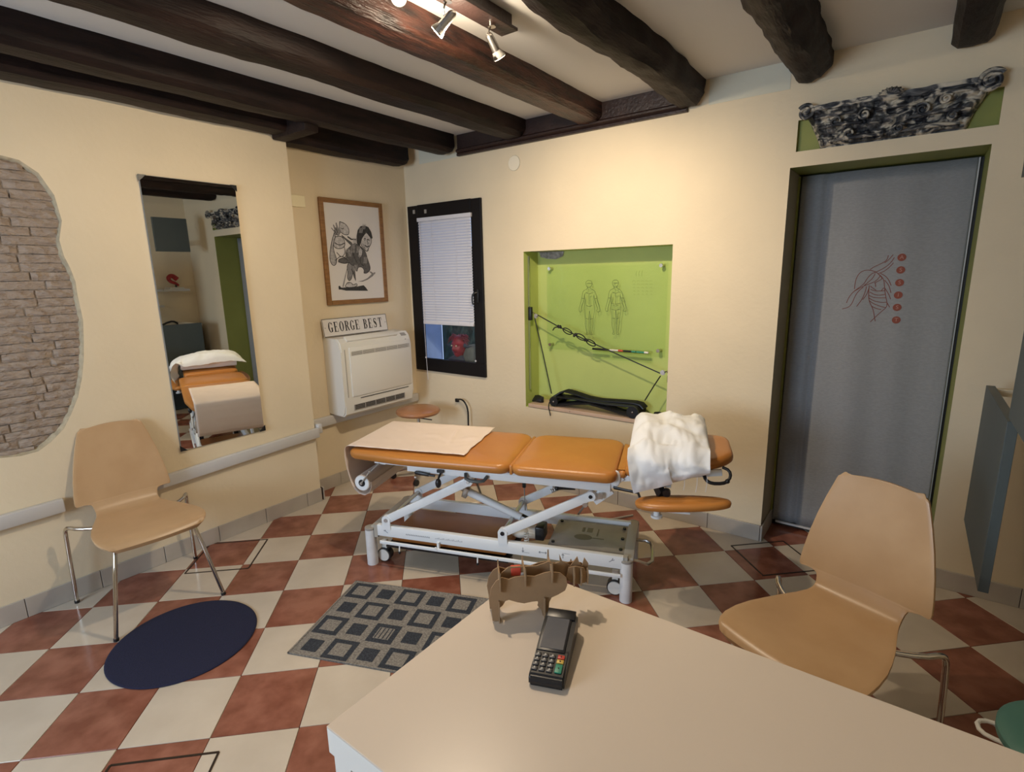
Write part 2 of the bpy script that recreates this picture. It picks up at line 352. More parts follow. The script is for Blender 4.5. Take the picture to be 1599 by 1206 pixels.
# room beyond the curtain
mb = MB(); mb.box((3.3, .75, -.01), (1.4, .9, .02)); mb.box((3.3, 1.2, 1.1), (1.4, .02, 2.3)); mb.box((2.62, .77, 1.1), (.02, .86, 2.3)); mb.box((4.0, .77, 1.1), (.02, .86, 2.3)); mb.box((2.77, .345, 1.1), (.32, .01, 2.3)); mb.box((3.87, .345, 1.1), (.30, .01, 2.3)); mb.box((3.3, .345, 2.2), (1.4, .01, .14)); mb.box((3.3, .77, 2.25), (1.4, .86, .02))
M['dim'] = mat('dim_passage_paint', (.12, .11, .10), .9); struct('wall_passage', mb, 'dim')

# left wall: main face x = .15 with the brick window cut out of the plaster, alcove face x = 0
edge = [(2.19, -2.62), (2.186, -2.57), (2.174, -2.506), (2.126, -2.445), (2.031, -2.401), (1.914, -2.390), (1.822, -2.414), (1.747, -2.408), (1.69, -2.392), (1.623, -2.381), (1.56, -2.383), (1.432, -2.379), (1.33, -2.392), (1.239, -2.405), (1.14, -2.428), (1.049, -2.458), (.97, -2.497), (.899, -2.539), (.845, -2.60), (.813, -2.652), (.808, -2.72), (.819, -2.791)]
hole = [(y, z) for z, y in edge] + [(-2.9, .80), (-3.2, .83), (-3.5, 1.0), (-3.62, 1.4), (-3.55, 1.85), (-3.3, 2.12), (-2.95, 2.2)]
bm = bmesh.new()
def loop(pts):
    vs = [bm.verts.new((.15, y, z)) for y, z in pts]; return [bm.edges.new((vs[i], vs[(i + 1) % len(vs)])) for i in range(len(vs))]
es = loop([(-1.15, 0), (-1.15, ZC), (YF, ZC), (YF, 0)]) + loop(hole)
bmesh.ops.triangle_fill(bm, use_beauty=True, use_dissolve=False, edges=es)
for f in list(bm.faces):          # drop anything filled inside the hole
    c = f.calc_center_median()
    inside = False; n = len(hole); j = n - 1
    for i in range(n):
        if (hole[i][1] > c.z) != (hole[j][1] > c.z) and c.y < (hole[j][0] - hole[i][0]) * (c.z - hole[i][1]) / (hole[j][1] - hole[i][1]) + hole[i][0]: inside = not inside
        j = i
    if inside: bm.faces.remove(f)
mb = MB(); mb.bm.free(); mb.bm = bm
mb.quad((.15, -1.15, 0), (.15, -1.15, ZC), (0, -1.15, ZC), (0, -1.15, 0))
mb.quad((0, -1.15, 0), (0, -1.15, ZC), (0, .3, ZC), (0, .3, 0))
mb.quad((-.25, -1.2, 0), (-.25, YF, 0), (-.25, YF, ZC), (-.25, -1.2, ZC))
wl = struct('wall_left', mb, 'cream')
# sloping plaster lip around the bricks
mb = MB(); n = len(hole)
cy, cz = -2.95, 1.5
rows = []
for dpt, off, nz in ((0, 0, 0), (-.004, .008, .003), (-.018, .015, .006), (-.045, .018, .004)):
    r = []
    for i, (y, z) in enumerate(hole):
        v = Vector((y - cy, z - cz)); v.normalize(); jit = noise.noise(Vector((y * 30, z * 30, 0))) * nz
        r.append(mb.bm.verts.new((.15 + dpt, y - v.x * (off + jit), z - v.y * (off + jit))))
    rows.append(r)
for a, b in zip(rows, rows[1:]):
    for i in range(n): mb.bm.faces.new((a[i], a[(i + 1) % n], b[(i + 1) % n], b[i]))
M['lip'] = mat('raw_plaster_lip', (0.50, 0.41, 0.27), 0.9, noise_amt=.25, scale=30, bump=.6)
obj('plaster_lip', mb, 'lip', wl, label='rough broken plaster edge')
mb = MB().box((.122, -3.0, 1.5), (.01, 1.4, 1.5)); obj('mortar', mb, 'mortar', wl, smooth=False)
def edge_y(z):
    z = max(min(z, edge[0][0]), edge[-1][0])
    for (z0, y0), (z1, y1) in zip(edge, edge[1:]):
        if z1 <= z <= z0: return y0 + (y1 - y0) * (z - z0) / (z1 - z0 + 1e-9)
    return edge[-1][1]
ch = .0415; z = .80; row = 0
while z < 2.2:
    lo, hi = z + .0022, z + ch - .0022
    ye = min(edge_y(lo), edge_y(hi)) + .004
    if lo < .84: ye = min(ye, -2.66)
    if hi > 2.185: ye = -2.66
    y = ye
    first = True
    L0 = .25
    while y > -3.22:
        L = (random.uniform(.10, .22) if first else random.uniform(.19, .26)); first = False
        y2 = y - L
        mb = MB(); dx = random.uniform(-.003, .003)
        def f(u, v, y=y, y2=y2, lo=lo, hi=hi, dx=dx):
            yy = y - .003 + (y2 + .004 - y + .003) * u; zz = lo + (hi - lo) * v
            e = min(u, 1 - u, v * .6, (1 - v) * .6)
            return Vector((.137 + dx + noise.noise(Vector((yy * 22, zz * 50, 3))) * .009 - (.005 if e < .01 else 0), yy, zz + noise.noise(Vector((yy * 12, row, 9))) * .0030))
        V = mb.grid(f, 8, 4)
        bnd = [V[i][0] for i in range(8)] + [V[7][j] for j in (1, 2, 3)] + [V[i][3] for i in (6, 5, 4, 3, 2, 1, 0)] + [V[0][j] for j in (2, 1)]
        bk = [mb.bm.verts.new((.105, v.co.y, v.co.z)) for v in bnd]
        for i in range(len(bnd)): k = (i + 1) % len(bnd); mb.bm.faces.new((bnd[i], bnd[k], bk[k], bk[i]))
        obj('brick', mb, 'brick', wl, smooth=False); y = y2 - .001
    z += ch; row += 1
# right wall and the wall behind the camera (with an assumed window opening)
wr = struct('wall_right', MB().box((XR + .05, (YF + .3) / 2, ZC / 2), (.1, -YF + .3, ZC)), 'cream')
mb = MB(); holes_wall(mb, lambda u, v, d: (u, YF + .0 - d, v), -.3, XR + .1, 0, ZC, [(.7, 2.3, .85, 2.25)], .2)
struct('wall_front', mb, 'cream')
struct('ceiling', MB().box((XR / 2, (YF + .3) / 2, ZC + .03), (XR + .6, -YF + 1.2, .06)), 'ceiling')
mb = MB(); mb.box((1.5, YF - .01, .86), (1.6, .06, .05)); mb.box((1.5, YF - .01, 2.24), (1.6, .06, .05)); mb.box((.71, YF - .01, 1.55), (.05, .06, 1.4)); mb.box((2.29, YF - .01, 1.55), (.05, .06, 1.4)); mb.box((1.5, YF - .01, 1.55), (.05, .05, 1.4))
struct('window_2_assumed', mb, 'blackframe')  # frame of the assumed window, added behind the camera for the daylight

# skirting tiles, one by one
def skirting(name, a, b, nrm, first=.31):
    a = Vector(a); b = Vector(b); d = (b - a); L = d.length; d.normalize(); n = Vector(nrm)
    root = struct(name, MB().beam(a + d * .006 + n * .003 + Vector((0, 0, .05)), b - d * .006 + n * .003 + Vector((0, 0, .05)), .006, .097, up=(0, 0, 1)), 'grout')
    t = 0; step = first
    while t < L - .005:
        e = min(t + step, L); p, q2 = a + d * (t + .0015), a + d * (e - .0015)
        obj('tile', MB().beam(p + n * .007 + Vector((0, 0, .0505)), q2 + n * .007 + Vector((0, 0, .0505)), .010, .1, bev=.0015), 'basetile', root, smooth=False)
        t = e; step = .31
skirting('baseboard_left', (.15, -1.15, 0), (.15, -4.6, 0), (1, 0, 0), .12)
skirting('baseboard_left_return', (.0, -1.138, 0), (.162, -1.138, 0), (0, 1, 0), .31)
skirting('baseboard_alcove', (0, -1.126, 0), (0, 0, 0), (1, 0, 0), .25)
skirting('baseboard_back', (0.014, 0, 0), (2.937, 0, 0), (0, -1, 0), .12)
skirting('baseboard_jamb', (2.925, -.012, 0), (2.925, .30, 0), (1, 0, 0), .31)
skirting('baseboard_back_right', (3.722, 0, 0), (XR, 0, 0), (0, -1, 0), .36)
skirting('baseboard_right', (XR, -.014, 0), (XR, -2.6, 0), (-1, 0, 0), .31)

# ceiling beams, hewn logs all running from the back wall towards the camera
def hewn(name, xl, xr, zb, y0, y1, label, rough=.010, chamf=.03, seed=0, bow=0.0, m='beam'):
    w_, h_ = xr - xl, ZC - zb + .004
    prof = [(0, h_), (0, chamf), (chamf * .7, chamf * .15), (w_ * .5, 0), (w_ - chamf * .8, chamf * .12), (w_, chamf), (w_, h_)]
    pp = []
    for (a, b), (c, d) in zip(prof, prof[1:]):
        for k in range(3): pp.append((a + (c - a) * k / 3, b + (d - b) * k / 3))
    pp.append(prof[-1])
    n = int(abs(y1 - y0) / .035); mb = MB(); rows = []
    for i in range(n + 1):
        y = y0 + (y1 - y0) * i / n; r = []
        for (px, pz) in pp:
            k = 0 if pz > h_ * .98 else 1
            dxx = noise.noise(Vector((px * 5 + seed * 7, y * 1.7, pz * 5))) * rough * 1.6 + noise.noise(Vector((px * 20 + seed, y * 9, pz * 22))) * rough * .8
            dzz = noise.noise(Vector((px * 6, y * 2.1 + seed, pz * 4 + 11))) * rough * 1.4 + noise.noise(Vector((px * 24, y * 11 + seed, 5))) * rough * .5
            end = (.018 if (i == 0 and pz < h_ * .5) else 0)
            r.append(mb.bm.verts.new((xl + px + dxx + bow * math.sin(PI * i / n), y + (0 if i else -end * 0), zb + pz + dzz * k + end * k)))
        rows.append(r)
    for a, b in zip(rows, rows[1:]):
        for j in range(len(pp) - 1): mb.bm.faces.new((a[j], a[j + 1], b[j + 1], b[j]))
    mb.bm.faces.new(rows[0]); mb.bm.faces.new(rows[-1][::-1])
    o = obj(name, mb, m, angle=35); tagit(o, label, 'beam', 'hewn beams under the ceiling'); return o
hewn('ceiling_beam', .004, .175, 2.478, -.10, -1.14, 'short dark beam over the alcove with the framed drawing', seed=1, rough=.005)
hewn('ceiling_beam', .152, .34, 2.497, -1.17, -5.4, 'dark beam lying against the wall that holds the mirror', seed=2, rough=.006)
hewn('ceiling_beam', .455, .62, 2.515, -.05, -5.4, 'dark beam second out from the mirror wall, over the air conditioner side', seed=3, rough=.005)
hewn('ceiling_beam', 1.075, 1.25, 2.535, -.02, -5.4, 'dark beam ending above the round cover plate, left of the spotlights', seed=4, rough=.007)
hewn('ceiling_beam', 1.665, 1.835, 2.535, -.01, -5.4, 'dark scratched beam directly left of the spotlight bar', seed=5, rough=.006, m='beam_worn_glow')
hewn('ceiling_beam', 2.305, 2.475, 2.515, -.004, -5.4, 'thick rough log beam right of the spotlight bar', seed=6, rough=.016, chamf=.05)
hewn('ceiling_beam', 2.905, 3.08, 2.515, -.004, -5.4, 'rounded log beam ending left of the carved relief', seed=7, rough=.016, chamf=.06)
hewn('ceiling_beam', 3.535, 3.675, 2.528, -.004, -5.4, 'straight squared beam nearest the right, above the carved relief', seed=8, rough=.005)
mb = MB().box((.335, -1.20, 2.54), (.36, .10, .13), bev=.012); o = obj('cross_beam', mb, 'beam'); tagit(o, 'short dark cross beam bridging two beams where the mirror wall ends', 'beam')
def moulding(x0, x1, label):
    mb = MB(); mb.box(((x0 + x1) / 2, -.012, 2.585), (x1 - x0, .022, .128), bev=.002); 
    prof = [(0, .0), (-.028, .0), (-.033, .012), (-.026, .020), (-.040, .030), (-.040, .040), (-.024, .052), (0, .052)]
    V = [[mb.bm.verts.new((x, y - .001, 2.499 + z)) for y, z in prof] for x in (x0, x1)]
    for j in range(len(prof) - 1): mb.bm.faces.new((V[0][j], V[1][j], V[1][j + 1], V[0][j + 1]))
    mb.bm.faces.new(V[0]); mb.bm.faces.new(V[1][::-1]); return mb
o = struct('trim_1', moulding(.62, 1.16, ''), 'beam_moulding'); o = struct('trim_2', moulding(1.16, 1.75, ''), 'beam_moulding'); o = struct('trim_3', moulding(1.75, 2.37, ''), 'beam_moulding')

# window 1: black frame, sash, glass, blind
wn = struct('window_1', MB().box((.432, -.006, WZ0 + .055), (WX1 - WX0, .03, .11), bev=.003), 'blackframe')
mb = MB(); mb.box((WX0 + .057, -.006, 1.547), (.114, .03, WZ1 - WZ0 - .112), bev=.003); mb.box((WX1 - .0495, -.006, 1.547), (.099, .03, WZ1 - WZ0 - .112), bev=.003); mb.box((.4395, -.006, WZ1 - .052), (WX1 - WX0 - .215, .0295, .104), bev=.002)
obj_each('frame', mb, 'blackframe', wn, smooth=False)
mb = MB(); mb.box((.432, .012, 1.494), (.60, .02, .012)) ; mb.bm.clear() if False else None
obj('glass_pane', MB().box((.445, .02, 1.49), (.61, .006, 1.19)), 'glass', wn, smooth=False)
mb = MB(); mb.box((.782, -.028, 1.452), (.018, .012, .10), bev=.003); mb.tube([(.782, -.035, 1.48), (.765, -.055, 1.475), (.748, -.058, 1.46), (.745, -.055, 1.40), (.752, -.05, 1.385)], .006, smooth=1)
obj('window_handle', mb, 'black', wn)
obj_each('hinge_cover', MB().box((.117, -.0235, 2.135), (.022, .006, .03)).box((.251, -.0235, 2.128), (.022, .006, .03)), 'greyplastic', wn, smooth=False)
bl = thing('venetian_blind', 'white venetian blind half lowered inside the black window', 'blind', (.4505, -.024, 2.06))
obj('headrail', MB().box((0, 0, .006), (.585, .028, .03), bev=.003), 'slat', bl, smooth=False)
smb = MB(); V = smb.grid(lambda u, v: Vector(((u - .5) * .568, (v - .5) * .013 - .004 * (1 - 4 * (v - .5) ** 2), (v - .5) * .0235)), 2, 5)
so = obj('slat', smb, 'slat', bl); so.location = (0, 0, -.019)
for i in range(1, 38):
    c = so.copy(); COL.objects.link(c); c.location = (0, 0, -.019 - i * .0216)
obj('bottom_rail', MB().box((0, 0, -.838), (.56, .024, .02), bev=.003), 'slat', bl, smooth=False)
mb = MB()
for x in (-.265, -.13, .13, .245): mb.tube([(x, -.013, 0), (x, -.013, -.84)], .0012, n=5)
obj('ladder_cord', mb, 'slat', bl)
mb = MB(); mb.tube([(-.26, -.02, 0), (-.262, -.022, -.6), (-.255, -.024, -1.1), (-.25, -.022, -1.33)], .0022, n=5); mb.sph((-.26, -.022, -1.135), .008); mb.sph((.282, .0, -1.128), .008)
obj('pull_cord', mb, 'slat', bl)
# outdoors behind the window
struct('floor_outside', MB().box((0, 1.1, -.08), (2.6, 1.2, .04)), 'greyplastic')
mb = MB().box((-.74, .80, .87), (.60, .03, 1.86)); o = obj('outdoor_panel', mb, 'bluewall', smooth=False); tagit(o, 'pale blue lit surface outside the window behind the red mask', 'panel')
mb = MB()
for i in range(260):
    p = Vector((random.uniform(-.46, .5), random.uniform(.85, 1.0), random.uniform(.3, 1.7))); a = random.uniform(0, PI)
    mb.quad(p, p + Vector((math.cos(a) * .05, .02, .06)), p + Vector((0, .03, .14)), p + Vector((-math.cos(a) * .05, .02, .06)))
mb.box((.10, 1.06, .92), (1.5, .04, 1.96))
o = obj('hedge', mb, 'foliage', smooth=False, kind='stuff'); tagit(o, 'dark green foliage outside the window', 'hedge')
mb = MB().box((.43, .17, .79), (.76, .26, .03)); o = obj('window_sill', mb, 'greyplastic', wn, smooth=False)
# red horned mask figure on the sill
t = thing('horned_mask_figure', 'red horned mask figure in dark cloth behind the window glass below the blind', 'figurine', (.405, .15, .806))
t.scale = (1.25, 1.25, 1.3)
mb = MB()
def face(u, v):
    a = u * 2 * PI; ph = (v - .5) * PI
    r = .058 * math.cos(ph) ** .75; z = math.sin(ph) * .078
    x, y = math.cos(a) * r * .85, math.sin(a) * r * .9
    if y < 0:
        nz = math.exp(-((x / .012) ** 2) - ((z + .008) / .022) ** 2) * .022; br = math.exp(-((z - .024) / .009) ** 2) * .010; ey = -math.exp(-((abs(x) - .022) / .010) ** 2 - ((z - .010) / .008) ** 2) * .010
        ck = math.exp(-((abs(x) - .026) / .012) ** 2 - ((z + .016) / .014) ** 2) * .007; mo = -math.exp(-((z + .038) / .004) ** 2 - (x / .02) ** 2) * .006
        y -= nz + br + ey + ck + mo
    if z < -.03: x *= 1 - (-.03 - z) * 7; 
    return Vector((x, y, z + .155))
mb.grid(face, 40, 34, closed_u=True); hd = obj('head', mb, 'maskred', t)
mb = MB()
for i in range(60):
    a = random.uniform(-PI * .1, PI * 1.1); rr = random.uniform(.02, .05); p = Vector((math.cos(a) * rr, math.sin(a) * rr * .8, .205 + random.uniform(-.02, .015)))
    mb.tube([p, p + Vector((math.cos(a) * .02, random.uniform(-.03, .01), .02)), p + Vector((math.cos(a) * .05, random.uniform(-.03, .01), random.uniform(-.02, .02)))], lambda k: .005 * (1 - k) + .0012, n=5)
obj('hair', mb, 'maskred', hd)
mb = MB()
for sx in (-1, 1): mb.sph((sx * .021, -.056, .167), .0055, n=10)
M['eye'] = mat('pale_eye', (.7, .62, .35), .3); obj_each('eye', mb, 'eye', hd)
mb = MB()
for sx in (-1, 1): mb.tube([(sx * .045, 0, .165), (sx * .085, -.01, .16), (sx * .12, -.005, .165)], lambda k: .014 * (1 - k) + .001, n=8)
obj_each('pointed_ear', mb, 'darkcloth', hd)
mb = MB(); mb.grid(lambda u, v: Vector((math.cos(u * 2 * PI) * (.03 + .13 * (1 - v) ** .6) - .03 * (1 - v), math.sin(u * 2 * PI) * (.025 + .06 * (1 - v) ** .6), .10 * v + .003 * math.sin(u * 30))), 40, 8, closed_u=True)
obj('robe', mb, 'darkcloth', t)
mb = MB(); mb.sph((.11, .02, .07), .09, (1, .6, 1.2)); mb.sph((.17, .02, .04), .07, (1, .6, 1)); obj('olive_cloak', mb, 'olivecloth', t)
mb = MB()
for i in range(7):
    a = i * 2 * PI / 7; mb.poly([(.215, -.02, .14), (.215 + .05 * math.cos(a - .25), -.025, .14 + .05 * math.sin(a - .25)), (.215 + .035 * math.cos(a), -.02, .14 + .035 * math.sin(a)), (.215 + .05 * math.cos(a + .25), -.025, .14 + .05 * math.sin(a + .25))])
mb.box((.22, -.01, .06), (.02, .004, .12)); M['lace'] = mat('pale_lace', (.5, .55, .68), .8); obj('lace_trim', mb, 'lace', t, smooth=False)

# curtain closing the doorway (door_1)
mb = MB()
def cur(u, v):
    x = 2.943 + u * .757; z = .035 + v * 2.085
    y = .275 + .010 * math.sin(u * 9.5 + .5) * (1.1 - v * .6) + .006 * math.sin(u * 23 + v * 2) * (1 - v * .5) + (.018 * math.exp(-((u - .17) / .03) ** 2) * (1 - v * .3))
    return Vector((x + .008 * (1 - v) * (u - .5), y, z))
mb.grid(cur, 90, 30)
dr = struct('door_1', mb, 'curtain', smooth=True); md = dr.modifiers.new('s', 'SOLIDIFY'); md.thickness = .004
obj('hem', MB().beam((3.704, .272, .035), (3.700, .272, 2.12), .004, .014), 'trunk', dr, smooth=False, label='pale hem on the right edge')
obj('bottom_bar', MB().box((3.33, .272, .030), (.74, .012, .012)), 'trunk', dr, smooth=False, label='thin pale bar along the bottom')
mb = MB(); mb.box((3.715, .30, 1.06), (.014, .03, 2.12)); mb.box((2.935, .31, 1.06), (.02, .03, 2.12)); obj('shaded_gap_strip', mb, 'black', dr, smooth=False)  # black strips paint the shade in the gaps between curtain and jambs
obj('side_batten', MB().box((2.93, .285, 1.06), (.012, .03, 2.12)), 'olive', dr, smooth=False)
LOGO= [[(3.388, 1.673), (3.383, 1.645), (3.357, 1.628), (3.328, 1.613), (3.314, 1.6)], [(3.408, 1.675), (3.392, 1.649), (3.375, 1.634)], [(3.415, 1.661), (3.401, 1.631), (3.378, 1.608), (3.342, 1.586)], [(3.414, 1.633), (3.396, 1.607), (3.376, 1.588), (3.354, 1.579)], [(3.342, 1.586), (3.314, 1.598), (3.283, 1.596), (3.262, 1.576), (3.252, 1.54), (3.252, 1.496)], [(3.342, 1.586), (3.324, 1.58), (3.307, 1.557), (3.294, 1.526)], [(3.339, 1.579), (3.33, 1.553), (3.309, 1.53), (3.295, 1.514)], [(3.363, 1.566), (3.347, 1.539), (3.321, 1.525), (3.292, 1.512), (3.266, 1.494), (3.247, 1.48), (3.23, 1.452), (3.221, 1.419)], [(3.294, 1.526), (3.276, 1.507), (3.251, 1.484)], [(3.292, 1.507), (3.271, 1.484), (3.258, 1.457), (3.249, 1.419), (3.235, 1.396), (3.204, 1.386)], [(3.306, 1.51), (3.304, 1.485), (3.294, 1.443), (3.271, 1.401)], [(3.319, 1.507), (3.312, 1.466), (3.295, 1.438)], [(3.342, 1.586), (3.38, 1.552), (3.388, 1.503), (3.397, 1.458), (3.408, 1.422), (3.408, 1.399), (3.383, 1.371), (3.361, 1.343), (3.342, 1.317)], [(3.318, 1.516), (3.319, 1.475), (3.325, 1.43), (3.348, 1.389), (3.358, 1.347), (3.364, 1.322)], [(3.326, 1.494), (3.348, 1.485), (3.375, 1.485), (3.392, 1.488)], [(3.324, 1.48), (3.346, 1.466), (3.37, 1.462), (3.396, 1.468)], [(3.322, 1.462), (3.344, 1.45), (3.375, 1.448), (3.399, 1.45)], [(3.323, 1.448), (3.346, 1.432), (3.378, 1.424), (3.406, 1.426)], [(3.325, 1.434), (3.348, 1.416), (3.38, 1.403), (3.403, 1.397)], [(3.337, 1.405), (3.362, 1.391), (3.385, 1.385)], [(3.362, 1.579), (3.386, 1.565), (3.403, 1.543), (3.416, 1.514)], [(3.384, 1.543), (3.406, 1.516), (3.419, 1.476)], [(3.388, 1.503), (3.411, 1.467), (3.421, 1.442)], [(3.408, 1.422), (3.421, 1.399)], [(3.35, 1.579), (3.376, 1.552), (3.358, 1.539), (3.34, 1.528)], [(3.323, 1.512), (3.339, 1.498), (3.352, 1.489)], [(3.344, 1.528), (3.348, 1.507)], [(3.385, 1.503), (3.375, 1.487)]]
mb = MB()
def ribbon(mb, pts, wd, P):
    """flat printed line in a plane; P maps 2D to 3D"""
    Q = [Vector(p) for p in pts]
    for _ in range(2):
        R = [Q[0]]
        for a, b in zip(Q, Q[1:]): R += [a * .75 + b * .25, a * .25 + b * .75]
        R.append(Q[-1]); Q = R
    L = []
    for i, p in enumerate(Q):
        t = (Q[min(i + 1, len(Q) - 1)] - Q[max(i - 1, 0)]); t = t.normalized() if t.length else Vector((1, 0)); n = Vector((-t.y, t.x)) * wd / 2
        L.append((mb.bm.verts.new(P(p + n)), mb.bm.verts.new(P(p - n))))
    for a, b in zip(L, L[1:]): mb.bm.faces.new((a[0], b[0], b[1], a[1]))
def on_cloth(x, z, off=.0045):
    return cur(min(max((x - 2.943) / .757, 0), 1), (z - .035) / 2.085).y - off
for l in LOGO: ribbon(mb, l, .0035, lambda p: (p.x, on_cloth(p.x, p.y), p.y))
lo = obj('shoulder_drawing', mb, 'redink', dr, smooth=False, label='red line drawing of a shoulder and ribs')
def text_mesh(ch, size):
    cu = bpy.data.curves.new('txt', 'FONT'); cu.body = ch; cu.size = size; cu.align_x = 'CENTER'; cu.align_y = 'CENTER'
    o = bpy.data.objects.new('txt', cu); COL.objects.link(o); me = bpy.data.meshes.new_from_object(o.evaluated_get(bpy.context.evaluated_depsgraph_get()))
    bpy.data.objects.remove(o); return me
for (x, z), ch_ in zip([(3.447, 1.660), (3.449, 1.595), (3.451, 1.529), (3.452, 1.464), (3.454, 1.399), (3.457, 1.332)], 'ASSIST'):
    yc = on_cloth(x, z, .004); mb = MB(); mb.cyl((x, yc, z), (x, yc - .001, z), .0192, n=24); d_ = obj('letter_dot', mb, 'reddot', dr, smooth=False, label='round red letter dot')
    me = text_mesh(ch_, .028); me.materials.append(M['dotletter']); o = bpy.data.objects.new('letter', me); COL.objects.link(o); o.parent = d_; o.location = (x, yc - .0016, z); o.rotation_euler = (PI / 2, 0, 0)
# ================================================================ WALL THINGS
# mirror
t = thing('wall_mirror', 'tall frameless wall mirror with black corner clips and a dark top edge', 'mirror', (.152, -1.777, 1.404))
g = obj('mirror_glass', MB().box((.006, 0, 0), (.008, .505, 1.53)), 'mirror', t, smooth=False)
t.rotation_euler = (0, 0, math.radians(0.0))
obj('backing', MB().box((.0005, 0, 0), (.002, .512, 1.538)), 'greyplastic', t, smooth=False)
for sy, z in ((-1, -.762), (1, -.762), (-1, .762), (1, .762)):
    obj('corner_clip', MB().poly([(.0125, sy * .258, z), (.0125, sy * .215, z), (.0125, sy * .258, z - math.copysign(.045, z))], .0, None) if 0 else MB().poly([(.0105, sy * .26, z + math.copysign(.006, z)), (.0105, sy * .222, z + math.copysign(.006, z)), (.0105, sy * .26, z - math.copysign(.03, z))], .004, (1, 0, 0)), 'black', t, smooth=False, label='black corner clip')
# switch plate in the alcove, round cover plate
o = obj('switch_plate', MB().box((.006, -1.02, 2.142), (.012, .122, .078), bev=.003), 'cream_plate' if 0 else mat('ivory_plate', (.88, .80, .56), .45), smooth=False); tagit(o, 'small blank ivory cover plate high in the alcove left of the framed drawing', 'cover plate')
o = obj('round_cover_plate', MB().cyl((1.136, -.003, 2.386), (1.136, .001, 2.386), .050, n=40), mat('cover_plate_cream', (.84, .76, .60), .5), angle=30); tagit(o, 'round wall cover plate painted cream under the beams', 'cover plate')
mb = MB(); mb.tube([(1.136 + .0505 * math.cos(a * PI / 20), -.0005, 2.386 + .0505 * math.sin(a * PI / 20)) for a in range(40)], .0013, n=5, closed=True); obj('seam', mb, 'taupe', o)

# cable trunking
def trunk(pts, label, n):
    mb = MB()
    for a, b in zip(pts, pts[1:]): mb.beam(a, b, .036, .07, bev=.007)
    o = obj('cable_trunking', mb, 'trunk', angle=30); tagit(o, label, 'trunking', None); return o
trunk([(.17, -5.0, .50), (.17, -2.602, .52)], 'white cable trunking on the wall under the brick patch, left of the chair', 0)
trunk([(.17, -2.40, .482), (.17, -1.135, .526)], 'white cable trunking running under the mirror to the wall corner', 0)
trunk([(.012, -1.118, .548), (.175, -1.118, .548)], 'short white trunking piece wrapping the wall corner below the switch plate', 0)
trunk([(.018, -1.10, .545), (.018, -.012, .548)], 'white trunking behind and below the air conditioner', 0)

